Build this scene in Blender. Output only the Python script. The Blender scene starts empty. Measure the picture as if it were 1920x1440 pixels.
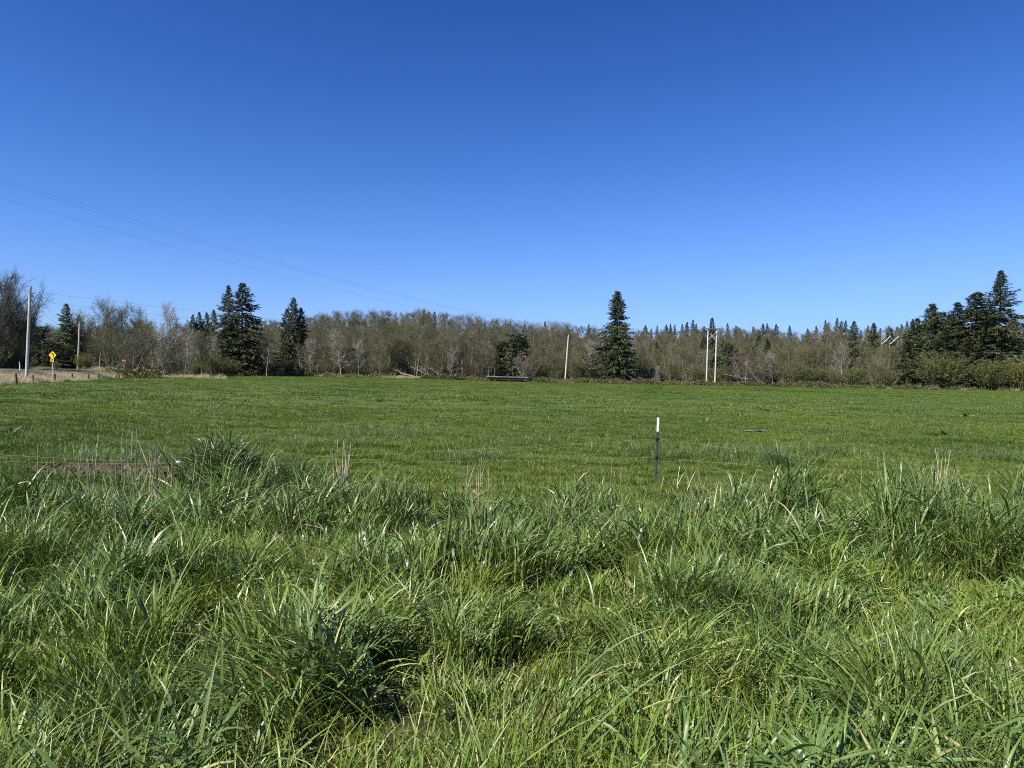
import bpy, math, random
import numpy as np
from mathutils import Matrix, Vector, Euler

# ------------------------------------------------------------------ camera, sky, sun, exposure
SC = bpy.context.scene
COL = SC.collection
CAM_H = 2.05                       # eye height above the pasture
F_PX, W_PX, H_PX = 1400.0, 1920.0, 1440.0
ROLL, PITCH = math.radians(1.0), math.atan(17.0 / F_PX)

cam_data = bpy.data.cameras.new('camera')
cam_data.sensor_width = 36.0
cam_data.lens = 36.0 * F_PX / W_PX
cam_data.clip_start, cam_data.clip_end = 0.05, 6000.0
cam = bpy.data.objects.new('camera', cam_data)
COL.objects.link(cam)
cam.matrix_world = (Matrix.Translation((0, 0, CAM_H)) @ Matrix.Rotation(math.pi / 2 - PITCH, 4, 'X')
                    @ Matrix.Rotation(ROLL, 4, 'Z'))
SC.camera = cam

SUN_EL = math.radians(47.0)
SUN_AZ = math.atan2(-0.76, -0.56)              # direction of the sun, measured from +Y towards +X
world = bpy.data.worlds.new('World')
SC.world = world
world.use_nodes = True
wt = world.node_tree
for n in list(wt.nodes):
    wt.nodes.remove(n)
w_out = wt.nodes.new('ShaderNodeOutputWorld')
w_bg = wt.nodes.new('ShaderNodeBackground')
w_sky = wt.nodes.new('ShaderNodeTexSky')
w_sky.sky_type = 'NISHITA'
w_sky.sun_disc = False
w_sky.sun_elevation = SUN_EL
w_sky.sun_rotation = SUN_AZ % (2 * math.pi)
w_sky.altitude = 0.0
w_sky.air_density = 1.0
w_sky.dust_density = 0.0
w_sky.ozone_density = 4.0
# one even grade over the whole dome: the deep polarised blue of the photograph
w_bg.inputs['Strength'].default_value = 0.0597
w_sep = wt.nodes.new('ShaderNodeSeparateColor')
w_cmb = wt.nodes.new('ShaderNodeCombineColor')
wt.links.new(w_sky.outputs[0], w_sep.inputs[0])
def w_math(op, a, b):
    n = wt.nodes.new('ShaderNodeMath'); n.operation = op
    for s_, v_ in zip(n.inputs, (a, b)):
        if hasattr(v_, 'node'): wt.links.new(v_, s_)
        else: s_.default_value = v_
    return n.outputs[0]
for k_, (c_, b_, s_) in enumerate(((.309, 2.2, .0595), (.368, 2.0, .0377), (.441, 2.0, .020))):
    p_ = w_math('POWER', w_sep.outputs[k_], b_)
    wt.links.new(w_math('DIVIDE', w_math('MULTIPLY', p_, c_), w_math('ADD', w_math('MULTIPLY', p_, s_), 1.0)), w_cmb.inputs[k_])
wt.links.new(w_cmb.outputs[0], w_bg.inputs['Color'])
wt.links.new(w_bg.outputs[0], w_out.inputs['Surface'])

sun_data = bpy.data.lights.new('sun', 'SUN')
sun_data.energy = 5.0
sun_data.angle = math.radians(0.53)
sun_data.color = (1.0, 0.94, 0.83)
sun = bpy.data.objects.new('sun', sun_data)
COL.objects.link(sun)
sun_dir = Vector((math.sin(SUN_AZ) * math.cos(SUN_EL), math.cos(SUN_AZ) * math.cos(SUN_EL), math.sin(SUN_EL)))
sun.rotation_euler = sun_dir.to_track_quat('Z', 'Y').to_euler()

vs = SC.view_settings
SC.display_settings.display_device = 'sRGB'
vs.view_transform = 'Standard'
vs.look = 'None'
vs.exposure = 0.75
vs.gamma = 1.0
vs.use_curve_mapping = False
cy = SC.cycles
cy.max_bounces = 3
cy.diffuse_bounces = 1
cy.glossy_bounces = 1
cy.transmission_bounces = 2
cy.transparent_max_bounces = 4
cy.sample_clamp_indirect = 4.0
cy.use_denoising = False
cy.use_adaptive_sampling = False
cy.pixel_filter_type = 'BLACKMAN_HARRIS'
cy.filter_width = 1.0

# ------------------------------------------------------------------ helpers
def sstep(a, b, x):
    t = np.clip((np.asarray(x, float) - a) / (b - a), 0, 1)
    return t * t * (3 - 2 * t)

def hy(px):
    return 703.0 + (px - 960.0) * math.tan(ROLL)

def lat(px, d):
    return (px - 960.0) / F_PX * d

def zof(px, py, d):
    return CAM_H + (hy(px) - py) / F_PX * d

_ns = np.random.default_rng(77)
_NT = _ns.random((256, 256))
def vnoise(x, y, s=1.0, seed=0):
    x = np.asarray(x, float) / s + seed * 17.31 + 500
    y = np.asarray(y, float) / s + seed * 9.73 + 500
    xi, yi = np.floor(x).astype(int), np.floor(y).astype(int)
    fx, fy = x - xi, y - yi
    fx, fy = fx * fx * (3 - 2 * fx), fy * fy * (3 - 2 * fy)
    g = lambda a, b: _NT[a % 256, b % 256]
    return ((g(xi, yi) * (1 - fx) + g(xi + 1, yi) * fx) * (1 - fy)
            + (g(xi, yi + 1) * (1 - fx) + g(xi + 1, yi + 1) * fx) * fy)

FD = np.array((-0.314, 0.949)); FN = np.array((-0.949, -0.314)); F0 = np.array((-54.8, 82.0))
def road_side(x, y):
    """metres to the left of the roadside fence line"""
    return (np.asarray(x, float) - F0[0]) * FN[0] + (np.asarray(y, float) - F0[1]) * FN[1]

HX = (np.array([-300, 0, 250, 540, 650, 800, 900, 1000, 1100, 1250, 1400, 1500, 1600, 1920, 2300]) - 960) / 1400 * 330
HZ = np.array([9, 9, 9, 9.5, 13.0, 14.2, 12.2, 10.2, 8.8, 10.5, 10.5, 9.0, 10.5, 12.5, 12.5])
def gz(x, y):
    x, y = np.asarray(x, float), np.asarray(y, float)
    yy = np.maximum(y, 1.0)
    z = 0.36 * (1 - sstep(3.0, 11.5, y))
    z = z + 0.55 * sstep(110, 225, y) * sstep(0.0, -0.13, x / yy)
    s = road_side(x, y)
    z = z + 1.5 * sstep(0.3, 6.5, s) * sstep(-60, 10, y)
    z = z + np.interp(x, HX, HZ) * sstep(238, 330, y) * (1 - 0.9 * sstep(345, 440, y))
    near = 1 - sstep(30, 90, y)
    z = z + (vnoise(x, y, 1.7) - .5) * .10 * near + (vnoise(x, y, 7.0, 3) - .5) * .16 * (1 - sstep(150, 260, y)) * sstep(11, 25, y)
    return z

def gz1(x, y):
    return float(gz(x, y))

def at(px, d):
    x = lat(px, d)
    return Vector((x, d, gz1(x, d)))

def link(o, parent=None):
    COL.objects.link(o)
    if parent is not None:
        o.parent = parent
    return o

def tag(o, label=None, cat=None, group=None, kind=None):
    if label: o['label'] = label
    if cat: o['category'] = cat
    if group: o['group'] = group
    if kind: o['kind'] = kind
    return o

class MB:
    """collects vertices, faces, a per-vertex tint and a material slot; builds one mesh"""
    def __init__(self):
        self.v, self.t, self.f, self.m, self.n = [], [], [], [], 0
    def add(self, v, faces, tint=None, mat=0):
        v = np.asarray(v, float).reshape(-1, 3)
        faces = np.asarray(faces, int)
        if tint is None:
            tint = np.zeros((len(v), 4))
        tint = np.broadcast_to(np.asarray(tint, float), (len(v), 4))
        self.v.append(v); self.t.append(tint)
        self.f.append(faces + self.n); self.m.append(np.full(len(faces), mat, int))
        self.n += len(v)
    def tube(self, pts, rad, sides=6, tint=(0, 0, 0, 0), mat=0, cap=True):
        pts = np.asarray(pts, float); k = len(pts)
        rad = np.broadcast_to(np.asarray(rad, float), (k,))
        tan = np.gradient(pts, axis=0)
        tan /= np.linalg.norm(tan, axis=1)[:, None] + 1e-9
        ref = np.array((0., 0., 1.)) if abs(tan[0][2]) < .9 else np.array((1., 0., 0.))
        a = np.cross(tan, ref); a /= np.linalg.norm(a, axis=1)[:, None] + 1e-9
        b = np.cross(tan, a)
        ang = np.arange(sides) * 2 * math.pi / sides
        ring = (pts[:, None] + rad[:, None, None] * (np.cos(ang)[None, :, None] * a[:, None] + np.sin(ang)[None, :, None] * b[:, None]))
        i = np.arange(k - 1)[:, None] * sides; j = np.arange(sides)[None]
        j2 = (j + 1) % sides
        q = np.stack((i + j, i + j2, i + sides + j2, i + sides + j), -1).reshape(-1, 4)
        self.add(ring.reshape(-1, 3), q, tint, mat)
        if cap:
            for r, rev in ((ring[0], True), (ring[-1], False)):
                c = r.mean(0)
                vv = np.vstack((r, c))
                tri = np.stack((np.arange(sides), (np.arange(sides) + 1) % sides, np.full(sides, sides)), -1)
                self.add(vv, tri[:, ::-1] if rev else tri, tint, mat)
    def box(self, c, s, rot=None, tint=(0, 0, 0, 0), mat=0):
        p = np.array([(x, y, z) for x in (-.5, .5) for y in (-.5, .5) for z in (-.5, .5)]) * np.asarray(s, float)
        if rot is not None:
            p = p @ np.array(rot.to_matrix()).T
        q = [(0, 1, 3, 2), (4, 6, 7, 5), (0, 4, 5, 1), (2, 3, 7, 6), (0, 2, 6, 4), (1, 5, 7, 3)]
        self.add(p + np.asarray(c, float), q, tint, mat)
    def strips(self, P, Wd, S, tint, mat=0):
        """P (n,k,3) centre lines, Wd (n,k) widths, S (n,k,3) side vectors, tint (n,k,4)"""
        n, k, _ = P.shape
        L = P - S * Wd[..., None] * .5; R = P + S * Wd[..., None] * .5
        v = np.stack((L, R), 2).reshape(-1, 3)
        t = np.repeat(tint.reshape(-1, 4), 2, axis=0)
        i = (np.arange(n)[:, None] * k + np.arange(k - 1)[None]) * 2
        q = np.stack((i, i + 1, i + 3, i + 2), -1).reshape(-1, 4)
        self.add(v, q, t, mat)
    def strips3(self, P, Wd, S, N, fold, tint, mat=0):
        """folded blades: the midrib is sunk against the two margins"""
        n, k, _ = P.shape
        L = P - S * Wd[..., None] * .5 + N * (Wd * fold)[..., None]
        R = P + S * Wd[..., None] * .5 + N * (Wd * fold)[..., None]
        v = np.stack((L, P, R), 2).reshape(-1, 3)
        t = np.repeat(tint.reshape(-1, 4), 3, axis=0)
        i = (np.arange(n)[:, None] * k + np.arange(k - 1)[None]) * 3
        q = np.concatenate((np.stack((i, i + 1, i + 4, i + 3), -1).reshape(-1, 4), np.stack((i + 1, i + 2, i + 5, i + 4), -1).reshape(-1, 4)))
        self.add(v, q, t, mat)
    def kites(self, base, d, side, ln, wd, tint, mat=0):
        """leaf-like quads: base (n,3), direction, side, length, width"""
        n = len(base)
        ln = np.asarray(ln)[:, None]; wd = np.asarray(wd)[:, None]
        v = np.stack((base, base + d * ln * .45 + side * wd * .5, base + d * ln, base + d * ln * .45 - side * wd * .5), 1).reshape(-1, 3)
        i = np.arange(n)[:, None] * 4
        self.add(v, np.concatenate((i, i + 1, i + 2, i + 3), 1), np.repeat(tint, 4, axis=0), mat)
    def mesh(self, name, mats, smooth=False):
        me = bpy.data.meshes.new(name)
        v = np.concatenate(self.v) if self.v else np.zeros((0, 3))
        t = np.concatenate(self.t) if self.t else np.zeros((0, 4))
        me.vertices.add(len(v)); me.vertices.foreach_set('co', v.ravel())
        loops = [f.ravel() for f in self.f]
        tot = np.concatenate([np.full(len(f), f.shape[1]) for f in self.f]) if self.f else np.zeros(0, int)
        lp = np.concatenate(loops) if loops else np.zeros(0, int)
        me.loops.add(len(lp)); me.loops.foreach_set('vertex_index', lp)
        me.polygons.add(len(tot))
        me.polygons.foreach_set('loop_start', np.concatenate(([0], np.cumsum(tot)[:-1])) if len(tot) else [])
        me.polygons.foreach_set('loop_total', tot)
        me.polygons.foreach_set('material_index', np.concatenate(self.m) if self.m else [])
        me.polygons.foreach_set('use_smooth', np.full(len(tot), smooth))
        at_ = me.attributes.new('tint', 'FLOAT_COLOR', 'POINT')
        at_.data.foreach_set('color', t.astype(np.float32).ravel())
        for m in (mats if isinstance(mats, (list, tuple)) else [mats]):
            me.materials.append(m)
        me.update(calc_edges=True)
        return me
    def build(self, name, mats, parent=None, smooth=False, linked=True):
        o = bpy.data.objects.new(name, self.mesh(name, mats, smooth))
        return link(o, parent) if linked else o

def empty(name, loc, rz=0.0, scale=1.0):
    o = bpy.data.objects.new(name, None)
    o.empty_display_size = 0.3
    o.location = loc; o.rotation_euler = (0, 0, rz)
    o.scale = (scale,) * 3 if np.isscalar(scale) else scale
    return link(o)

# ------------------------------------------------------------------ materials
def new_mat(name):
    m = bpy.data.materials.new(name); m.use_nodes = True
    nt = m.node_tree
    for n in list(nt.nodes): nt.nodes.remove(n)
    out = nt.nodes.new('ShaderNodeOutputMaterial')
    return m, nt, out

def N(nt, typ, **kw):
    n = nt.nodes.new(typ)
    for k, v in kw.items():
        setattr(n, k, v)
    return n

def mixc(nt, fac, a, b):
    n = N(nt, 'ShaderNodeMix', data_type='RGBA')
    for sock, val in ((n.inputs[0], fac), (n.inputs[6], a), (n.inputs[7], b)):
        if hasattr(val, 'node'): nt.links.new(val, sock)
        else: sock.default_value = val if not isinstance(val, tuple) else (*val, 1.0)[:4]
    return n.outputs[2]

def ramp(nt, src, lo, hi):
    n = N(nt, 'ShaderNodeMapRange'); n.clamp = True
    nt.links.new(src, n.inputs[0]); n.inputs[1].default_value = lo; n.inputs[2].default_value = hi
    return n.outputs[0]

def noise(nt, scale, detail=3.0, vec=None, rough=.55):
    n = N(nt, 'ShaderNodeTexNoise'); n.inputs['Scale'].default_value = scale
    n.inputs['Detail'].default_value = detail; n.inputs['Roughness'].default_value = rough
    if vec is not None: nt.links.new(vec, n.inputs['Vector'])
    return n.outputs['Fac']

def leaf_mat(name, c1, c2, c3=None, dry=(0.42, 0.33, 0.17), patch=0.25, rough=0.42, spec=0.5, transl=0.3, tip=None, obj_var=0.0, root=None, c4=None):
    """c1..c2 by blade, c3 by ground patch, 'tint' blue channel picks the dry colour"""
    m, nt, out = new_mat(name)
    a = N(nt, 'ShaderNodeAttribute', attribute_name='tint')
    sep = N(nt, 'ShaderNodeSeparateColor'); nt.links.new(a.outputs['Color'], sep.inputs[0])
    c = mixc(nt, sep.outputs[0], c1, c2)
    geo = N(nt, 'ShaderNodeNewGeometry')
    if c3 is not None:
        nz = noise(nt, patch, 3.0, geo.outputs['Position'])
        c = mixc(nt, ramp(nt, nz, .42, .66), c, c3)
    if c4 is not None:
        mpn = N(nt, 'ShaderNodeMapping'); mpn.inputs['Scale'].default_value = (1.0, .45, 1.0); nt.links.new(geo.outputs['Position'], mpn.inputs[0])
        c = mixc(nt, ramp(nt, noise(nt, .07, 4.0, mpn.outputs[0]), .46, .64), c, c4)
    if root is not None:
        c = mixc(nt, ramp(nt, sep.outputs[1], .3, .0), c, root)
    if tip is not None:
        c = mixc(nt, ramp(nt, sep.outputs[1], .6, 1.0), c, tip)
    c = mixc(nt, sep.outputs[2], c, dry)
    if obj_var:
        oi = N(nt, 'ShaderNodeObjectInfo')
        hs = N(nt, 'ShaderNodeHueSaturation')
        mr = N(nt, 'ShaderNodeMapRange'); nt.links.new(oi.outputs['Random'], mr.inputs[0])
        mr.inputs[3].default_value = 1 - obj_var; mr.inputs[4].default_value = 1 + obj_var
        nt.links.new(mr.outputs[0], hs.inputs['Value']); nt.links.new(c, hs.inputs['Color'])
        c = hs.outputs[0]
    p = N(nt, 'ShaderNodeBsdfPrincipled')
    nt.links.new(c, p.inputs['Base Color'])
    p.inputs['Roughness'].default_value = rough
    p.inputs['Specular IOR Level'].default_value = spec
    if transl > 0:
        t = N(nt, 'ShaderNodeBsdfTranslucent')
        hs2 = N(nt, 'ShaderNodeHueSaturation'); hs2.inputs['Hue'].default_value = .485; hs2.inputs['Saturation'].default_value = 1.15; hs2.inputs['Value'].default_value = 1.3
        nt.links.new(c, hs2.inputs['Color']); nt.links.new(hs2.outputs[0], t.inputs['Color'])
        mx = N(nt, 'ShaderNodeMixShader'); mx.inputs[0].default_value = transl
        nt.links.new(p.outputs[0], mx.inputs[1]); nt.links.new(t.outputs[0], mx.inputs[2])
        nt.links.new(mx.outputs[0], out.inputs[0])
    else:
        nt.links.new(p.outputs[0], out.inputs[0])
    return m

def plain_mat(name, c1, c2, scale=6.0, rough=0.8, spec=0.3, stretch=(1, 1, 1), bump=0.0, metal=0.0, obj_var=0.0):
    m, nt, out = new_mat(name)
    tc = N(nt, 'ShaderNodeTexCoord')
    mp = N(nt, 'ShaderNodeMapping'); mp.inputs['Scale'].default_value = stretch
    nt.links.new(tc.outputs['Object'], mp.inputs[0])
    nz = noise(nt, scale, 5.0, mp.outputs[0], .65)
    c = mixc(nt, ramp(nt, nz, .32, .68), c1, c2)
    if obj_var:
        oi = N(nt, 'ShaderNodeObjectInfo')
        hs = N(nt, 'ShaderNodeHueSaturation')
        mr = N(nt, 'ShaderNodeMapRange'); nt.links.new(oi.outputs['Random'], mr.inputs[0])
        mr.inputs[3].default_value = 1 - obj_var; mr.inputs[4].default_value = 1 + obj_var
        nt.links.new(mr.outputs[0], hs.inputs['Value']); nt.links.new(c, hs.inputs['Color'])
        c = hs.outputs[0]
    p = N(nt, 'ShaderNodeBsdfPrincipled')
    nt.links.new(c, p.inputs['Base Color'])
    p.inputs['Roughness'].default_value = rough; p.inputs['Specular IOR Level'].default_value = spec
    p.inputs['Metallic'].default_value = metal
    if bump:
        b = N(nt, 'ShaderNodeBump'); b.inputs['Strength'].default_value = bump; b.inputs['Distance'].default_value = .02
        nt.links.new(nz, b.inputs['Height']); nt.links.new(b.outputs[0], p.inputs['Normal'])
    nt.links.new(p.outputs[0], out.inputs[0])
    return m

STRAW = (0.48, 0.42, 0.20)
M = {}
M['fine'] = leaf_mat('fine_grass', (0.120, 0.178, 0.020), (0.235, 0.295, 0.040), (0.120, 0.185, 0.030), STRAW, .6, .40, .34, .15, root=(0.24, 0.25, 0.06))
M['mid'] = leaf_mat('meadow_grass', (0.084, 0.152, 0.026), (0.215, 0.292, 0.060), (0.160, 0.230, 0.036), STRAW, .5, .39, .38, .15, root=(0.2, 0.22, 0.06))
M['broad'] = leaf_mat('reed_grass', (0.068, 0.126, 0.030), (0.165, 0.236, 0.062), (0.092, 0.168, 0.036), STRAW, .5, .39, .40, .13, root=(0.15, 0.18, 0.06))
M['dark_reed'] = leaf_mat('dark_reed_grass', (0.05, 0.098, 0.026), (0.095, 0.155, 0.042), None, STRAW, .5, .38, .4, .22)
M['pasture'] = leaf_mat('pasture_grass', (0.068, 0.120, 0.013), (0.132, 0.195, 0.026), (0.140, 0.200, 0.032), STRAW, .13, .5, .28, .2, c4=(0.058, 0.112, 0.015))
M['tuft'] = leaf_mat('tuft_grass', (0.085, 0.145, 0.040), (0.17, 0.245, 0.075), (0.10, 0.16, 0.030), STRAW, .3, .45, .35, .3)
M['straw'] = leaf_mat('dry_grass', (0.44, 0.38, 0.23), (0.66, 0.59, 0.41), (0.42, 0.39, 0.22), (0.2, .13, .07), .12, .6, .3, .2)
M['dock'] = leaf_mat('dock_leaf', (0.035, 0.075, 0.018), (0.06, 0.11, 0.025), None, (0.2, .12, .05), .2, .4, .5, .2)
M['flower'] = leaf_mat('dandelion', (0.75, 0.55, 0.02), (0.8, 0.6, 0.04), None, STRAW, .2, .6, .2, .2)
M['spruce'] = leaf_mat('spruce_needles', (0.034, 0.050, 0.020), (0.095, 0.115, 0.050), (0.06, 0.078, 0.030), (0.16, 0.15, 0.10), .5, .5, .35, .12, obj_var=.25)
M['spruce_far'] = leaf_mat('far_conifer_needles', (0.036, 0.053, 0.022), (0.09, 0.115, 0.05), (0.058, 0.082, 0.03), (0.14, 0.13, 0.09), .3, .55, .3, .1, obj_var=.3)
M['twig'] = leaf_mat('alder_twigs', (0.104, 0.096, 0.058), (0.22, 0.206, 0.134), (0.132, 0.130, 0.064), (0.120, 0.122, 0.048), .06, .7, .2, .12, obj_var=.2)
M['twig_dark'] = leaf_mat('thicket_twigs', (0.065, 0.060, 0.045), (0.15, 0.138, 0.105), None, (0.085, 0.10, 0.04), .06, .7, .2, .05, obj_var=.15)
M['twig_pale'] = leaf_mat('pale_twigs', (0.24, 0.21, 0.165), (0.38, 0.35, 0.28), None, (0.2, 0.2, 0.11), .06, .7, .2, .1, obj_var=.15)
M['twig_red'] = leaf_mat('reddish_twigs', (0.125, 0.098, 0.075), (0.21, 0.172, 0.135), None, (0.135, 0.105, 0.075), .06, .7, .2, .1, obj_var=.15)
M['willow'] = leaf_mat('willow_leaves', (0.078, 0.102, 0.022), (0.145, 0.170, 0.040), (0.085, 0.115, 0.024), (0.17, 0.14, 0.09), .1, .55, .3, .3, obj_var=.2)
M['green'] = leaf_mat('shrub_leaves', (0.062, 0.098, 0.022), (0.128, 0.172, 0.038), (0.095, 0.125, 0.03), (0.16, 0.13, 0.08), .1, .5, .35, .25, obj_var=.2)
M['yellowgreen'] = leaf_mat('spring_leaves', (0.14, 0.155, 0.02), (0.22, 0.23, 0.034), None, (0.17, 0.14, 0.08), .1, .5, .35, .35, obj_var=.1)
M['bramble'] = leaf_mat('bramble_leaves', (0.060, 0.088, 0.024), (0.135, 0.165, 0.05), (0.12, 0.12, 0.045), (0.26, 0.19, 0.12), .15, .5, .35, .2, obj_var=.25)
M['bark_pale'] = plain_mat('alder_bark', (0.27, 0.255, 0.215), (0.50, 0.475, 0.42), 1.6, .85, .2, (1, 1, .6), obj_var=.2)
M['stem_bark'] = plain_mat('shrub_bark', (0.13, 0.115, 0.09), (0.24, 0.215, 0.17), 2.0, .9, .2)
M['bark'] = plain_mat('conifer_bark', (0.10, 0.08, 0.06), (0.17, 0.14, 0.11), 2.0, .9, .2)
M['pole'] = plain_mat('weathered_pole', (0.40, 0.37, 0.33), (0.54, 0.50, 0.45), 3.0, .8, .25, (1, 1, .08))
M['pole_grey'] = plain_mat('grey_pole', (0.2, 0.185, 0.165), (0.3, 0.28, 0.25), 3.0, .8, .25, (1, 1, .08))
M['pole_mid'] = plain_mat('worn_pole', (0.46, 0.43, 0.38), (0.58, 0.545, 0.49), 3.0, .8, .25, (1, 1, .08))
M['pole_pale'] = plain_mat('pale_pole', (0.50, 0.475, 0.43), (0.62, 0.59, 0.54), 3.0, .8, .25, (1, 1, .08))
M['post'] = plain_mat('old_post', (0.028, 0.023, 0.019), (0.06, 0.05, 0.04), 4.0, .9, .2, (1, 1, .15))
M['hardware'] = plain_mat('line_hardware', (0.09, 0.09, 0.095), (0.16, 0.16, 0.165), 8.0, .5, .4)
M['wire'] = plain_mat('line_wire', (0.11, 0.12, 0.14), (0.16, 0.17, 0.19), 4.0, .5, .4)
M['fence_wire'] = plain_mat('fence_line', (0.34, 0.38, 0.28), (0.46, 0.50, 0.38), 30.0, .5, .4)
M['white'] = plain_mat('white_paint', (0.72, 0.71, 0.68), (0.82, 0.81, 0.78), 40.0, .5, .4)
M['tpost'] = plain_mat('steel_post', (0.045, 0.05, 0.05), (0.085, 0.085, 0.085), 30.0, .55, .4)
M['insulator'] = plain_mat('black_plastic', (0.012, 0.012, 0.013), (0.022, 0.022, 0.022), 30.0, .4, .5)
M['yellow'] = plain_mat('sign_yellow', (0.80, 0.48, 0.012), (0.86, 0.55, 0.02), 5.0, .45, .4)
M['orange'] = plain_mat('plaque_yellow', (0.78, 0.44, 0.04), (0.85, 0.52, 0.08), 5.0, .5, .4)
M['black'] = plain_mat('sign_black', (0.012, 0.011, 0.010), (0.02, 0.02, 0.018), 5.0, .5, .4)
M['asphalt'] = plain_mat('asphalt', (0.075, 0.078, 0.082), (0.115, 0.117, 0.12), 2.0, .85, .3)
M['line'] = plain_mat('road_paint', (0.62, 0.61, 0.58), (0.74, 0.73, 0.7), 3.0, .7, .3)
M['soil'] = plain_mat('bare_soil', (0.060, 0.047, 0.028), (0.125, 0.100, 0.064), 9.0, .95, .1, bump=1.0)
M['deck'] = plain_mat('old_planks', (0.22, 0.205, 0.185), (0.34, 0.32, 0.29), 3.0, .9, .2)
M['deck_dark'] = plain_mat('rusty_girder', (0.035, 0.028, 0.026), (0.07, 0.05, 0.045), 3.0, .9, .2)
M['deadwood'] = plain_mat('dead_wood', (0.22, 0.20, 0.17), (0.36, 0.335, 0.29), 4.0, .9, .2, (1, 1, .2))
M['grey_limb'] = plain_mat('lichen_wood', (0.09, 0.095, 0.07), (0.19, 0.195, 0.155), 9.0, .9, .2)
M['deadbrown'] = plain_mat('brown_wood', (0.06, 0.045, 0.034), (0.115, 0.088, 0.066), 12.0, .9, .2)

# ground: soil and thatch showing between the blades
def ground_mat():
    m, nt, out = new_mat('meadow_ground')
    geo = N(nt, 'ShaderNodeNewGeometry')
    n1 = noise(nt, .5, 5, geo.outputs['Position']); n2 = noise(nt, 14.0, 4, geo.outputs['Position'])
    c = mixc(nt, ramp(nt, n1, .35, .65), (0.055, 0.09, 0.02), (0.075, 0.115, 0.024))
    c = mixc(nt, ramp(nt, n2, .5, .75), c, (0.10, 0.095, 0.05))
    sp = N(nt, 'ShaderNodeSeparateXYZ'); nt.links.new(geo.outputs['Position'], sp.inputs[0])
    c = mixc(nt, ramp(nt, sp.outputs['Y'], 219.0, 224.0), c, (0.085, 0.066, 0.040))
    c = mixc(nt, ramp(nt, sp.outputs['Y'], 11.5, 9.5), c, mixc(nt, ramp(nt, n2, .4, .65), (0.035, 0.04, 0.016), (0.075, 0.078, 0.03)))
    vd = N(nt, 'ShaderNodeVectorMath', operation='DOT_PRODUCT'); nt.links.new(geo.outputs['Position'], vd.inputs[0]); vd.inputs[1].default_value = (FN[0], FN[1], 0)
    c = mixc(nt, ramp(nt, vd.outputs['Value'], float(F0 @ FN) + 1.0, float(F0 @ FN) + 3.0), c, (0.12, 0.10, 0.055))
    p = N(nt, 'ShaderNodeBsdfPrincipled'); nt.links.new(c, p.inputs['Base Color'])
    p.inputs['Roughness'].default_value = .95; p.inputs['Specular IOR Level'].default_value = .1
    b = N(nt, 'ShaderNodeBump'); b.inputs['Strength'].default_value = .7; b.inputs['Distance'].default_value = .05
    nt.links.new(n2, b.inputs['Height']); nt.links.new(b.outputs[0], p.inputs['Normal'])
    nt.links.new(p.outputs[0], out.inputs[0])
    return m
M['ground'] = ground_mat()

# ------------------------------------------------------------------ terrain and road
def axis(parts):
    return np.unique(np.round(np.concatenate([np.arange(a, b, s) for a, b, s in parts]), 3))
gy = axis([(-60, -4, 8), (-4, 20, .5), (20, 60, 2), (60, 180, 3), (180, 460, 5), (460, 900, 40), (900, 4201, 300)])
gx = axis([(-4200, -600, 300), (-600, -260, 34), (-260, -130, 6), (-130, -14, 2.0), (-14, 14, .5), (14, 130, 3), (130, 260, 6), (260, 600, 34), (600, 4201, 300)])
GX, GY = np.meshgrid(gx, gy)
GZ = gz(GX, GY)
b = MB()
nx = len(gx)
i = (np.arange(len(gy) - 1)[:, None] * nx + np.arange(nx - 1)[None])
b.add(np.stack((GX, GY, GZ), -1), np.stack((i, i + 1, i + nx + 1, i + nx), -1).reshape(-1, 4))
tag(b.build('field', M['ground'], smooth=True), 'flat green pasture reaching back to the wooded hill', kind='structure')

def road_path():
    pts = []
    for t in np.linspace(-130, 52, 40):
        pts.append(F0 + FD * t + FN * 11.5)
    c = pts[-1]; h = math.atan2(FD[1], FD[0])
    R = 62.0
    for k in range(1, 26):
        h2 = h + math.radians(4) * k
        pts.append(pts[-1] + np.array((math.cos(h2), math.sin(h2))) * R * math.radians(4))
    return np.array(pts)
RP = road_path()
RT = np.gradient(RP, axis=0); RT /= np.linalg.norm(RT, axis=1)[:, None]
RN = np.stack((RT[:, 1], -RT[:, 0]), -1)                 # right-hand normal
def ribbon(name, o0, o1, z, mat, label):
    b = MB()
    L, R = RP + RN * o0, RP + RN * o1
    top = np.stack((np.c_[L, np.full(len(L), z)], np.c_[R, np.full(len(R), z)]), 1).reshape(-1, 3)
    i = np.arange(len(L) - 1)[:, None] * 2
    b.add(top, np.concatenate((i, i + 1, i + 3, i + 2), 1))
    return tag(b.build(name, mat), label, kind='structure')
# the carriageway has shoulders that fall away into the verge
b = MB()
prof = [(-4.6, 1.35), (-3.4, 1.60), (0, 1.66), (3.4, 1.60), (4.6, 1.35)]
rows = np.stack([np.c_[RP + RN * o, np.full(len(RP), z)] for o, z in prof], 1)
k = len(prof)
i = (np.arange(len(RP) - 1)[:, None] * k + np.arange(k - 1)[None])
b.add(rows.reshape(-1, 3), np.stack((i, i + 1, i + k + 1, i + k), -1).reshape(-1, 4))
tag(b.build('road', M['asphalt']), 'grey asphalt road bending left behind the roadside fence', kind='structure')
ribbon('road_edge_line', 2.95, 3.1, 1.618, M['line'], 'white edge line along the near side of the road')
ribbon('road_edge_line', -3.1, -2.95, 1.618, M['line'], 'white edge line along the far side of the road')

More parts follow.
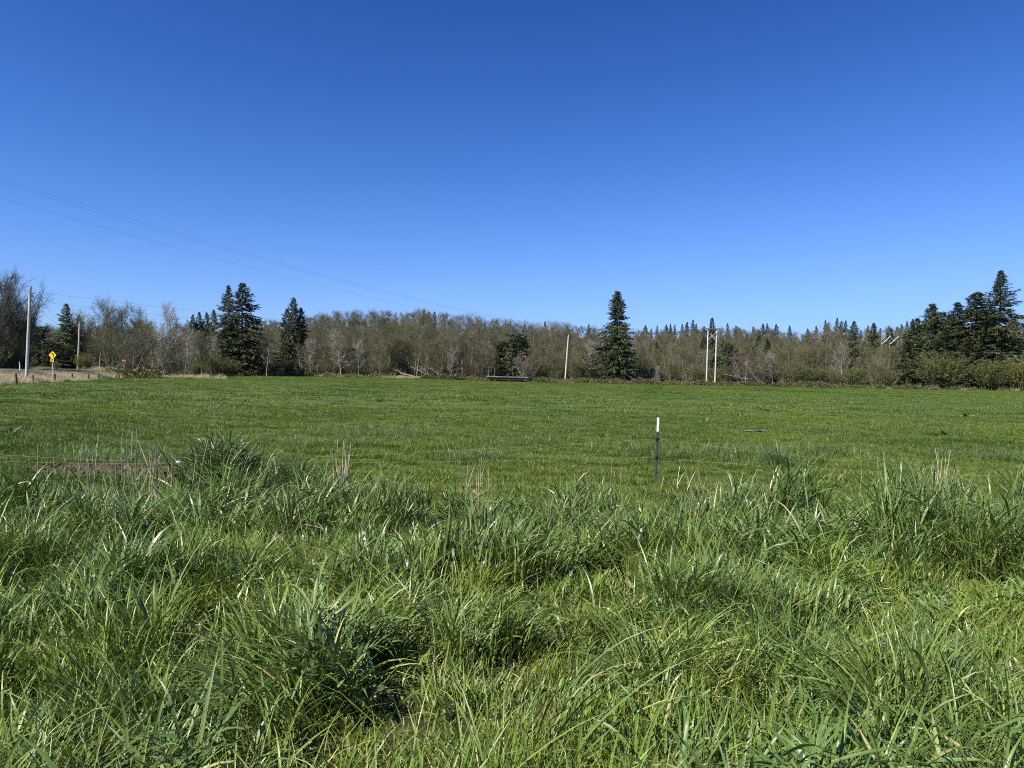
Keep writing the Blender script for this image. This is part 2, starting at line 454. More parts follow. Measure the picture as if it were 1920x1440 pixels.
# bare soil by the fence
rng = np.random.default_rng(5)
b = MB()
ang = np.linspace(0, 2 * math.pi, 40, endpoint=False)
rr = 1 + .18 * np.sin(ang * 3 + 1) + .1 * rng.random(40)
cx, cy_ = -7.9, 14.7
rings = []
for q, dz in ((1.0, -.03), (.8, .04), (.4, .06)):
    X, Y = cx + 1.75 * q * rr * np.cos(ang), cy_ + .85 * q * rr * np.sin(ang)
    rings.append(np.stack((X, Y, gz(X, Y) + dz + .03 * rng.random(40) * (q < 1)), -1))
V = np.concatenate(rings + [np.array([[cx, cy_, gz1(cx, cy_) + .07]])])
q4 = [(a * 40 + j, a * 40 + (j + 1) % 40, (a + 1) * 40 + (j + 1) % 40, (a + 1) * 40 + j) for a in range(2) for j in range(40)]
b.add(V, q4); 
tri = [(80 + j, 80 + (j + 1) % 40, 120) for j in range(40)]
b.f.append(np.array(tri)); b.m.append(np.zeros(40, int))
SOIL = tag(b.build('bare_soil', M['soil'], smooth=True), 'patch of bare brown soil behind the dry stalks', kind='structure')

b = MB()
for k in range(260):
    a_ = rng.random() * 6.283; q_ = math.sqrt(rng.random())
    X, Y = cx + 1.7 * q_ * math.cos(a_), cy_ + .8 * q_ * math.sin(a_)
    sz_ = rng.uniform(.02, .07); u_ = rng.normal(0, 1, (6, 3)); u_ /= np.linalg.norm(u_, axis=1)[:, None]
    P_ = np.array(((1, 0, 0), (-1, 0, 0), (0, 1, 0), (0, -1, 0), (0, 0, 1), (0, 0, -1))) * sz_ * rng.uniform(.6, 1.3, (6, 1)) + u_ * sz_ * .2
    b.add(P_ + (X, Y, gz1(X, Y) + .06), [(0, 2, 4), (2, 1, 4), (1, 3, 4), (3, 0, 4), (2, 0, 5), (1, 2, 5), (3, 1, 5), (0, 3, 5)])
tag(b.build('soil_clods', M['soil']), 'small brown clods on the bare soil patch', kind='stuff')

# ------------------------------------------------------------------ grass
def blades(b, rng, n, R, L, Wd, tilt=.25, bend=(.3, 1.4), segs=5, kink=.1, dry=.04, fold=0.0, lean=None, outward=.7, mat=0, zbase=0.0, Lsd=.25, cxy=(0, 0), wtip=2.2, gauss=False):
    r = R * (np.abs(rng.normal(0, .62, n)) + .0) if gauss else R * np.sqrt(rng.random(n)); a = rng.random(n) * 2 * math.pi
    base = np.stack((r * np.cos(a) + cxy[0], r * np.sin(a) + cxy[1], np.full(n, zbase)), -1)
    az = np.where(rng.random(n) < outward, a + rng.normal(0, .6, n), rng.random(n) * 2 * math.pi)
    if lean is not None:
        az = lean + rng.normal(0, .55, n)
    ln = L * np.clip(rng.normal(1, Lsd, n), .35, 1.7)
    th0 = np.abs(rng.normal(0, tilt, n)) + (r / max(R, 1e-6)) * tilt * .8
    bd = rng.uniform(bend[0], bend[1], n)
    k = segs + 1
    t = np.linspace(0, 1, k)
    th = th0[:, None] + bd[:, None] * t[None] ** 1.6
    kk = rng.random(n) < kink
    kp = rng.uniform(.4, .75, n)
    th = th + (kk[:, None] & (t[None] > kp[:, None])) * rng.uniform(.8, 1.7, n)[:, None]
    az2 = az[:, None] + rng.normal(0, .35, n)[:, None] * t[None]
    D = np.stack((np.sin(th) * np.cos(az2), np.sin(th) * np.sin(az2), np.cos(th)), -1)
    step = (ln / segs)[:, None, None]
    P = base[:, None] + np.concatenate((np.zeros((n, 1, 3)), np.cumsum(D[:, :-1] * step, axis=1)), 1)
    tw = rng.normal(0, .5, n)[:, None] + rng.normal(0, .9, n)[:, None] * t[None]
    S0 = np.stack((-np.sin(az2), np.cos(az2), np.zeros_like(az2)), -1)
    N0 = np.cross(S0, D)
    S = S0 * np.cos(tw)[..., None] + N0 * np.sin(tw)[..., None]
    Nn = np.cross(D, S)
    w = Wd * rng.uniform(.6, 1.25, n)[:, None] * np.minimum(1, .55 + 1.6 * t)[None] * (1 - t ** wtip)[None]
    w[:, -1] = Wd * .04
    tint = np.zeros((n, k, 4))
    tint[..., 0] = rng.random(n)[:, None]
    tint[..., 1] = t[None]
    tint[..., 2] = (rng.random(n) < dry)[:, None] * rng.uniform(.5, 1, n)[:, None]
    tint[..., 3] = rng.random(n)[:, None]
    if fold > 0: b.strips3(P, w, S, Nn, fold, tint, mat)
    else: b.strips(P, w, S, tint, mat)

def proto(name, mats, fn, seed):
    b = MB(); fn(b, np.random.default_rng(seed))
    return b.build(name, mats, linked=False, smooth=True)

def p_reedtop(b, r):   # pale panicles and last year's straw standing above the sward
    for c in range(3):
        cx, cy = r.normal(0, .06, 2); H = r.uniform(.6, .95); a = r.random() * 6.28; ln = r.uniform(.02, .2)
        pts = np.array([(cx + math.cos(a) * ln * t * t, cy + math.sin(a) * ln * t * t, H * t) for t in np.linspace(0, 1, 5)])
        b.tube(pts, [.0035, .0035, .003, .0025, .0015], 3, (r.random(), .5, 0, 0), cap=False)
    blades(b, r, 6, .1, .45, .007, .3, (.3, 1.2), 5, .2, .05)

GP_STEMS = proto('dry_stem', [M['straw']], p_reedtop, 13)

def scatter(name, protos, pts, idx, rot, scl, label):
    """one object whose geometry nodes put a clump on every point"""
    me = bpy.data.meshes.new(name)
    n = len(pts)
    me.vertices.add(n); me.vertices.foreach_set('co', np.asarray(pts, np.float32).ravel())
    for nm, typ, key, arr in (('idx', 'INT', 'value', idx), ('rot', 'FLOAT_VECTOR', 'vector', rot), ('scl', 'FLOAT_VECTOR', 'vector', scl)):
        a = me.attributes.new(nm, typ, 'POINT'); a.data.foreach_set(key, np.asarray(arr, np.int32 if typ == 'INT' else np.float32).ravel())
    o = link(bpy.data.objects.new(name, me))
    g = bpy.data.node_groups.new(name + '_nodes', 'GeometryNodeTree')
    g.interface.new_socket('Geometry', in_out='INPUT', socket_type='NodeSocketGeometry')
    g.interface.new_socket('Geometry', in_out='OUTPUT', socket_type='NodeSocketGeometry')
    gi, go = g.nodes.new('NodeGroupInput'), g.nodes.new('NodeGroupOutput')
    jn = g.nodes.new('GeometryNodeJoinGeometry')
    def attr(nm, typ):
        a = g.nodes.new('GeometryNodeInputNamedAttribute'); a.data_type = typ; a.inputs['Name'].default_value = nm
        return a.outputs[0]
    ai, ar, as_ = attr('idx', 'INT'), attr('rot', 'FLOAT_VECTOR'), attr('scl', 'FLOAT_VECTOR')
    e2r = g.nodes.new('FunctionNodeEulerToRotation'); g.links.new(ar, e2r.inputs[0])
    for k, p in enumerate(protos):
        c = g.nodes.new('FunctionNodeCompare'); c.data_type = 'INT'; c.operation = 'EQUAL'
        g.links.new(ai, c.inputs[2]); c.inputs[3].default_value = k
        oi = g.nodes.new('GeometryNodeObjectInfo'); oi.inputs['Object'].default_value = p
        ip = g.nodes.new('GeometryNodeInstanceOnPoints')
        g.links.new(gi.outputs[0], ip.inputs['Points']); g.links.new(c.outputs[0], ip.inputs['Selection'])
        g.links.new(oi.outputs['Geometry'], ip.inputs['Instance'])
        g.links.new(e2r.outputs[0], ip.inputs['Rotation']); g.links.new(as_, ip.inputs['Scale'])
        g.links.new(ip.outputs[0], jn.inputs[0])
    g.links.new(jn.outputs[0], go.inputs[0])
    md = o.modifiers.new('scatter', 'NODES'); md.node_group = g
    for p in protos:
        for m in p.data.materials:
            if m.name not in me.materials: me.materials.append(m)
    return tag(o, label, kind='stuff')

def ground_pts(n, y0, y1, rng, side=.86, xpad=2.0, pw=1.0):
    """points in the wedge the lens covers, with a margin for a step aside"""
    u = rng.random(n)
    y = np.sqrt(y0 ** 2 + u * (y1 ** 2 - y0 ** 2)) if pw == 1 else y0 + (y1 - y0) * u ** pw
    x = (rng.random(n) * 2 - 1) * (side * y + xpad)
    return x, y

rng = np.random.default_rng(42)
def img2ground(px, py, z):
    d = (CAM_H - z) * F_PX / max(py - hy(px), 1)
    return lat(px, d), d
def strip_edge(x):
    return 9.9 + (vnoise(x, x * 0, 1.3, 5) - .5) * 1.6 + (vnoise(x, x * 0, .35, 6) - .5) * .6

def sward(b, r, base, azc, lean, L, Wd, tilt, bend, segs, fold, dry, kink, mat, wtip=2.2, coh=.6):
    """blades whose roots, clump lean and size are given one by one"""
    n = len(base)
    az = np.where(r.random(n) < coh, azc + r.normal(0, .5, n), r.random(n) * 2 * math.pi)
    th0 = np.abs(r.normal(0, tilt, n)) + lean
    bd = r.uniform(bend[0], bend[1], n)
    k = segs + 1
    t = np.linspace(0, 1, k)
    th = th0[:, None] + bd[:, None] * t[None] ** 1.6
    kk = r.random(n) < kink; kp = r.uniform(.4, .75, n)
    th = np.minimum(th + (kk[:, None] & (t[None] > kp[:, None])) * r.uniform(.7, 1.6, n)[:, None], 2.75)
    az2 = az[:, None] + r.normal(0, .3, n)[:, None] * t[None]
    D = np.stack((np.sin(th) * np.cos(az2), np.sin(th) * np.sin(az2), np.cos(th)), -1)
    P = base[:, None] + np.concatenate((np.zeros((n, 1, 3)), np.cumsum(D[:, :-1] * (L / segs)[:, None, None], axis=1)), 1)
    tw = r.normal(0, .45, n)[:, None] + r.normal(0, .8, n)[:, None] * t[None]
    S0 = np.stack((-np.sin(az2), np.cos(az2), np.zeros_like(az2)), -1)
    N0 = np.cross(S0, D)
    S = S0 * np.cos(tw)[..., None] + N0 * np.sin(tw)[..., None]
    w = (Wd * r.uniform(.6, 1.25, n))[:, None] * np.minimum(1, .6 + 1.5 * t)[None] * (1 - t ** wtip)[None]
    w[:, -1] = .0004
    tint = np.zeros((n, k, 4))
    tint[..., 0] = r.random(n)[:, None]; tint[..., 1] = t[None]
    tint[..., 2] = (r.random(n) < dry)[:, None] * r.uniform(.4, 1, n)[:, None]
    if fold > 0: b.strips3(P, w, S, np.cross(D, S), fold, tint, mat)
    else: b.strips(P, w, S, tint, mat)

x, y = ground_pts(7000, 1.25, 11.0, rng, .75, .95, .72)
hollow = vnoise(x, y, .62, 31) * .65 + vnoise(x, y, .3, 32) * .35          # trodden hollows where little stands
trod = rng.random(len(x)) < .85 * sstep(.46, .32, hollow) * sstep(.6, .3, np.exp(-(((x - 2.6) / 1.9) ** 2 + ((y - 5.0) / 1.7) ** 2)))
keep = (y < strip_edge(x)) & ~(trod & (rng.random(len(x)) < .08))
hollow, trod = hollow[keep], trod[keep]
x, y = x[keep], y[keep]
n = len(x)
n1, n2, n3 = vnoise(x, y, .9, 1), vnoise(x, y, .55, 2), vnoise(x, y, 1.3, 4)
rim = (sstep(6.0, 7.8, y) * sstep(-.5, 3.0, x) + sstep(7.4, 8.8, y) * .8).clip(0, 1)
lawn = np.exp(-(((x - 2.6) / 1.6) ** 2 + ((y - 5.0) / 1.4) ** 2))
W_ = np.zeros((n, 6))      # fine, mid, long, broad, tussock, thatch
W_[:, 0] = 1.1 * sstep(.35, .65, n1) + .2 + 1.2 * np.exp(-((x - .2) ** 2 + (y - 2.6) ** 2) / .9) + 2.2 * lawn
W_[:, 1] = .9
W_[:, 2] = .4 * (1 - rim)
W_[:, 3] = (.12 + 2.8 * rim + 1.1 * sstep(.58, .75, n2) + 1.0 * np.exp(-((x - 1.4) ** 2 + (y - 2.9) ** 2) / .5)) * (1 - .85 * lawn)
W_[:, 4] = (.2 + 1.3 * sstep(.55, .72, n3) * (1 - rim)) * (1 - .9 * lawn)
W_[:, 5] = .12 + .35 * sstep(.46, .34, hollow) + 1.6 * np.exp(-((x + .95) ** 2 + (y - 3.35) ** 2) / .12)
W_ /= W_.sum(1)[:, None]
kind = (W_.cumsum(1) < rng.random(n)[:, None]).sum(1)
kind = np.where(trod, np.where(rng.random(n) < .22, 5, np.where(rng.random(n) < .7, 0, 1)), kind)
sc_ = np.where(trod, .72, 1.0) * rng.uniform(.75, 1.15, n) * (.54 + .90 * vnoise(x, y, .75, 8)) * (1 + .2 * rim) * (1 - .2 * lawn) * np.where(y < 2.2, .85, 1.0) * (1 - .5 * sstep(.50, .33, hollow)) * (1 + .32 * rim * sstep(.5, .78, vnoise(x, y, .65, 61)))
sc_ *= 1 - .3 * np.exp(-(((x + 7.4) / 1.8) ** 2 + ((y - 9.6) / 1.6) ** 2))
az_ = vnoise(x, y, 1.1, 15) * 11.0 + rng.normal(0, .5, n)          # neighbouring clumps are laid over the same way
ln_ = .08 + .75 * sstep(.42, .85, vnoise(x, y, .8, 16))
zg = gz(x, y) - .01
tall = MB()
#        blades, radius, length, width, tilt, bend, fold, dry, kink, slot, wtip, lift, near segs, far segs
KIND = [(44, .13, .25, .0068, .30, (.3, 1.4), 0.0, .03, .05, 0, 2.2, .12, 5, 3),
        (32, .13, .32, .0138, .34, (.3, 1.6), .13, .03, .12, 1, 2.0, .20, 5, 4),
        (7, .12, .46, .0110, .24, (.4, 1.6), .10, .05, .14, 1, 2.2, .06, 6, 5),
        (32, .13, .25, .0215, .45, (.3, 1.5), .12, .03, .12, 2, 1.8, .34, 5, 4),
        (44, .11, .42, .0138, .42, (.6, 1.5), .14, .03, .10, 2, 2.1, .06, 6, 5),
        (28, .18, .30, .0080, .85, (.2, .8), 0.0, .92, .2, 0, 2.2, .02, 4, 3)]
for q, (nb, R, L, Wd, tilt, bend, fold, dry, kink, slot, wtip, lift, sn, sf) in enumerate(KIND):
    for near in (True, False):
        sel = np.where((kind == q) & ((y < 4.6) == near))[0]
        if not len(sel): continue
        c = np.repeat(sel, nb); m = len(c)
        r0 = R * np.sqrt(rng.random(m)) * (.8 + .4 * rng.random(m)); a0 = rng.random(m) * 6.283
        bz = zg[c].copy(); ss = sc_[c]
        bz += rng.random(m) ** 1.1 * lift * ss
        base = np.stack((x[c] + r0 * np.cos(a0), y[c] + r0 * np.sin(a0), bz), -1)
        out = rng.random(m) < .45
        azb = np.where(out, a0, az_[c])
        sward(tall, rng, base, azb, ln_[c] * np.where(out, .5, 1.0), L * ss * np.clip(rng.normal(1, .22, m), .4, 1.6), Wd * (.68 + .32 * sstep(1.6, 4.2, y[c])), tilt, bend, sn if near else sf, fold if near else 0.0, dry, kink, slot, wtip)
        if lift > .15:                                     # culms that carry the leaves
            c = np.repeat(sel, 6); m = len(c)
            r0 = R * np.sqrt(rng.random(m)); a0 = rng.random(m) * 6.283
            base = np.stack((x[c] + r0 * np.cos(a0), y[c] + r0 * np.sin(a0), zg[c]), -1)
            sward(tall, rng, base, az_[c], ln_[c] * .3, lift * 1.25 * sc_[c], np.full(m, .0045), .12, (.1, .4), 2, 0.0, .05, 0, slot, 5.0)
tag(tall.build('tall_grass', [M['fine'], M['mid'], M['broad']], smooth=True), 'tall unmown grass filling the foreground in front of the wire fence', kind='stuff')

# pale straw and seed heads standing out of the tall grass
x, y = ground_pts(60, 6.5, 10.6, rng, .8, 1.0, .6)
n = len(x); s = rng.uniform(.6, .95, n)
scatter('dry_grass_stems', [GP_STEMS], np.stack((x, y, gz(x, y)), -1), np.zeros(n), np.stack((rng.normal(0, .15, n), rng.normal(0, .15, n), rng.random(n) * 6.28), -1), np.stack((s, s, s), -1), 'scattered pale dry stems among the tall foreground grass')

# pasture
def p_past(b, r): blades(b, r, 330, .5, .105, .0085, .75, (.2, 1.3), 3, .1, .03, gauss=True)
def p_past_c(b, r): blades(b, r, 280, .5, .14, .011, .75, (.2, 1.3), 3, .1, .05, gauss=True)
def p_far(b, r): blades(b, r, 360, 1.7, .115, .034, .85, (.2, 1.2), 2, 0, .03, gauss=True)
def p_tuft(b, r): blades(b, r, 120, .30, .30, .009, .4, (.3, 1.5), 4, .1, .04)
def p_tuft_far(b, r): blades(b, r, 90, .45, .30, .03, .5, (.3, 1.3), 3, .1, .05)
PP = [proto('sward_a', [M['pasture']], p_past, 21), proto('sward_b', [M['pasture']], p_past, 22), proto('sward_c', [M['pasture']], p_past_c, 23),
      proto('sward_d', [M['pasture']], p_far, 24), proto('sward_e', [M['pasture']], p_far, 25), proto('sward_f', [M['tuft']], p_tuft, 26), proto('sward_g', [M['tuft']], p_tuft_far, 27)]
xs, ys, ids, sc = [], [], [], []
x, y = ground_pts(6800, 9.0, 44, rng, .8, 1.0, .85)
xs.append(x); ys.append(y); ids.append(rng.integers(0, 3, len(x))); sc.append(rng.uniform(.75, 1.2, len(x)) * (.75 + .5 * vnoise(x, y, 3.0, 11)))
x, y = ground_pts(10500, 40, 236, rng, .8, 1.0)
xs.append(x); ys.append(y); ids.append(3 + rng.integers(0, 2, len(x))); sc.append(rng.uniform(.75, 1.25, len(x)) * (.7 + .6 * vnoise(x, y, 9.0, 12)))
# coarser tufts where the cattle leave the grass
for cpx, cpy, rx, ry, cnt in ((690, 806, 1.8, 1.6, 30), (560, 830, 1.4, .8, 10), (990, 826, 1.1, .9, 22), (1385, 850, 1.7, 1.1, 42), (1540, 845, 1.0, .7, 16), (1545, 800, .8, .8, 8), (260, 738, 3.4, 2.6, 26), (330, 746, 3.0, 2.0, 16),
                            (1225, 845, .8, 1.4, 14), (1080, 790, 1.0, 1.2, 6), (1860, 850, 2.2, .9, 26), (140, 850, 1.3, .9, 18), (900, 850, 1.0, .7, 12), (1640, 820, 1.2, .9, 8), (430, 770, 2.2, 2.0, 8)):
    gx0, gy0 = img2ground(cpx, cpy, .15)
    cnt = cnt * 2
    x, y = gx0 + rng.normal(0, rx * .6, cnt), gy0 + rng.normal(0, ry * .6, cnt)
    xs.append(x); ys.append(y); ids.append(np.where(y > 40, 6, 5)); sc.append(rng.uniform(.55, 1.2, cnt))
x, y = ground_pts(620, 12, 110, rng, .78, 1.0, .8)
xs.append(x); ys.append(y); ids.append(np.where(y > 34, 6, 5)); sc.append(rng.uniform(.3, .85, len(x)) * (.4 + 1.1 * sstep(.35, .7, vnoise(x, y, 4.0, 51))))
x, y, idx, s = map(np.concatenate, (xs, ys, ids, sc))
edge_far = np.where(np.abs(960 + 1400 * x / y - 951) < 46, 208.0, 999.0)
edge_far = np.minimum(edge_far, np.interp(960 + 1400 * x / y, [-400, 150, 250, 500, 880, 900, 1060, 1500, 1900, 2400], [150, 150, 178, 216, 216, 214, 212, 208, 203, 203]))
ok = (road_side(x, y) < .4) & (y > strip_edge(x) - .6) & (y < edge_far + (vnoise(x, y, 5, 9) - .5) * 5) & ((((x - cx) / 1.7) ** 2 + ((y - cy_) / .8) ** 2) + (vnoise(x, y, .5, 44) - .5) * 2.2 > .65)
x, y, idx, s = x[ok], y[ok], idx[ok], s[ok]
n = len(x)
scatter('pasture_grass', PP, np.stack((x, y, gz(x, y) - .01), -1), idx, np.stack((np.zeros(n), np.zeros(n), rng.random(n) * 6.28), -1), np.stack((s ** .3, s ** .3, s), -1), 'short green pasture grass of the open field')

# straw-coloured rough grass along the road bank and the far field edge
def p_dryc(b, r): blades(b, r, 90, .7, .75, .024, .3, (.2, 1.0), 4, .15, .12)
def p_dryl(b, r): blades(b, r, 80, .9, .42, .026, .6, (.2, 1.2), 3, .15, .2)
def p_rough(b, r): blades(b, r, 90, .8, .5, .026, .4, (.2, 1.0), 3, .1, .25)
DP = [proto('dry_a', [M['straw']], p_dryc, 31), proto('dry_b', [M['straw']], p_dryl, 32), proto('dry_c', [M['green']], p_rough, 33)]
xs, ys, ids, sc = [], [], [], []
m_ = 2600
t = rng.uniform(-25, 75, m_); sd = rng.uniform(.3, 7.8, m_)
x, y = F0[0] + FD[0] * t + FN[0] * sd, F0[1] + FD[1] * t + FN[1] * sd
nz = vnoise(x, y, 5.0, 14)
xs.append(x); ys.append(y); ids.append(np.where(nz + rng.normal(0, .12, m_) < .33, 2, np.where(rng.random(m_) < .6, 0, 1))); sc.append(rng.uniform(.5, 1.05, m_) * (1 - .84 * sstep(2.2, 5.2, sd)))
m_ = 500                                                  # far verge of the road and the bend
t = rng.uniform(20, 110, m_); sd = rng.uniform(15.6, 21, m_)
x, y = F0[0] + FD[0] * t + FN[0] * sd, F0[1] + FD[1] * t + FN[1] * sd
xs.append(x); ys.append(y); ids.append(np.where(rng.random(m_) < .6, 2, 1)); sc.append(rng.uniform(.5, 1.0, m_))
m_ = 420
px = rng.uniform(170, 420, m_); d = rng.uniform(150, 182, m_)
x, y = lat(px, d), d
xs.append(x); ys.append(y); ids.append(np.where(vnoise(x, y, 6, 3) < .45, 2, rng.integers(0, 2, m_))); sc.append(rng.uniform(.5, 1.1, m_))
m_ = 1500
px = rng.uniform(150, 2050, m_)
ef = np.interp(px, [150, 250, 500, 880, 900, 1060, 1500, 1900, 2400], [160, 178, 216, 216, 214, 212, 208, 203, 203])
d = ef + rng.uniform(-1.2, 5, m_) 
x, y = lat(px, d), d
nz = vnoise(x, y, 7.0, 21)
dryness = np.interp(px, [150, 500, 690, 720, 790, 850, 900, 1000, 1050, 1240, 1290, 1560, 1590, 1700, 1740, 2050], [.7, .6, .6, .8, .9, .4, .7, .6, .75, .65, .4, .4, .85, .8, .5, .55])
xs.append(x); ys.append(y); ids.append(np.where(nz < dryness * .8, rng.integers(0, 2, m_), 2)); sc.append(rng.uniform(.5, 1.3, m_))
x, y, idx, s = map(np.concatenate, (xs, ys, ids, sc))
free = ~((np.abs(960 + 1400 * x / y - 951) < 42) & (y > 190)) & ~((np.abs(960 + 1400 * x / y - 951) < 30) & (y > 150))
x, y, idx, s = x[free], y[free], idx[free], s[free]; n = len(x)
scatter('dry_grass', DP, np.stack((x, y, gz(x, y) - .02), -1), idx, np.stack((np.zeros(n), np.zeros(n), rng.random(n) * 6.28), -1), np.stack((s, s, s), -1), 'pale dry grass along the road bank and the far field edge')

exec_marker = 'trees'
# ------------------------------------------------------------------ trees
def unit(v):
    return v / (np.linalg.norm(v, axis=-1, keepdims=True) + 1e-9)

def wander(r, p0, d0, L, k, up=.15, wob=.12):
    pts = [np.array(p0, float)]; d = np.array(d0, float)
    for i in range(k):
        d = d + np.array((0, 0, up / k)) + r.normal(0, wob, 3)
        d /= np.linalg.norm(d)
        pts.append(pts[-1] + d * L / k)
    return np.array(pts)

def bare_tree(seed, H, spread, n1=26, n2=7, n3=6, t0=.25, rad=.14, lean=.03, up=.5, buds=1300, bud_size=.12, stems=1, twig_w=.028, angle=(35, 65), bud_mix=.8):
    """leafless broadleaf: trunk, limbs, two orders of twigs, swelling buds"""
    r = np.random.default_rng(seed)
    tb, cb = MB(), MB()
    tipP = []
    for s in range(stems):
        if stems == 1:
            d0 = np.array((r.normal(0, lean), r.normal(0, lean), 1)); b0 = np.zeros(3)
        else:
            a = s / stems * 6.283 + r.random(); tl = r.uniform(.15, .55)
            d0 = np.array((math.cos(a) * tl, math.sin(a) * tl, 1)); b0 = np.array((math.cos(a), math.sin(a), 0)) * .15
        h = H * r.uniform(.8, 1.0) if stems > 1 else H
        k = 9
        tr = wander(r, b0 + np.array((0, 0, -.3)), unit(d0), h + .3, k, .25, .035 + .02 * (stems > 1))
        tb.tube(tr, rad * np.linspace(1, .12, k + 1) ** .9 / (stems ** .35), 6, (r.random(), 0, 0, 0))
        for i in range(n1 // stems):
            t = t0 + (1 - t0) * (i + r.random()) / (n1 // stems) * .98
            f = t * k; j = min(int(f), k - 1); p = tr[j] + (tr[j + 1] - tr[j]) * (f - j)
            a = r.random() * 6.283; an = math.radians(r.uniform(*angle)) * (1.1 - .5 * t)
            d = np.array((math.sin(an) * math.cos(a), math.sin(an) * math.sin(a), math.cos(an)))
            u_ = (t - t0) / (1 - t0)
            L = spread * (.62 + .45 * math.sin(math.pi * min(1, u_ * .8 + .15)) - .12 * u_) * r.uniform(.55, 1.2) + .2
            br = wander(r, p, d, L, 4, up * .4, .14)
            cb.tube(br, rad * .34 * (1.05 - t) ** .6 * np.linspace(1, .25, 5) + .008, 3, (r.uniform(.55, 1), 0, 0, 0), cap=False)
            tipP.append(br)
    # second and third order twigs, vectorised
    B = np.array(tipP)                                             # (m,5,3)
    m = len(B)
    def twigs(Pl, n, L, w, up, spread_, k=3):
        """Pl (m,k0,3) parents -> (m*n,k,3)"""
        m, k0, _ = Pl.shape
        t = r.uniform(.15, 1.0, (m, n)) * (k0 - 1)
        j = np.minimum(t.astype(int), k0 - 2); f = (t - j)[..., None]
        ii = np.arange(m)[:, None]
        P0 = Pl[ii, j] * (1 - f) + Pl[ii, j + 1] * f
        D = unit(Pl[ii, j + 1] - Pl[ii, j]) + r.normal(0, spread_, (m, n, 3)) + np.array((0, 0, up))
        D = unit(D)
        ln = L * r.uniform(.5, 1.3, (m, n))
        pts = [P0]
        for q in range(k - 1):
            D = unit(D + r.normal(0, .22, D.shape) + np.array((0, 0, up * .3)))
            pts.append(pts[-1] + D * (ln / (k - 1))[..., None])
        P = np.stack(pts, 2).reshape(m * n, k, 3)
        S = unit(np.cross(P[:, -1] - P[:, 0], r.normal(0, 1, (m * n, 3))))[:, None].repeat(k, 1)
        wd = w * np.linspace(1, .35, k)[None] * r.uniform(.7, 1.3, (m * n, 1))
        tint = np.zeros((m * n, k, 4)); tint[..., 0] = r.random((m * n, 1))
        cb.strips(P, wd, S, tint)
        return P
    T2 = twigs(B, n2, spread * .42, twig_w * 1.5, .25, .55, 4)
    T3 = twigs(T2, n3, spread * .24 + .2, twig_w, .2, .6, 3)
    if buds:
        q = r.integers(0, len(T3), buds); f = r.random(buds)[:, None]
        p = T3[q, 1] * (1 - f) + T3[q, 2] * f + r.normal(0, .05, (buds, 3))
        D = unit(r.normal(0, 1, (buds, 3))); S = unit(np.cross(D, r.normal(0, 1, (buds, 3))))
        tint = np.zeros((buds, 4)); tint[:, 0] = r.random(buds); tint[:, 2] = bud_mix
        sz = bud_size * r.uniform(.5, 1.3, buds)
        cb.kites(p, D, S, sz, sz * .6, tint)
    return tb, cb

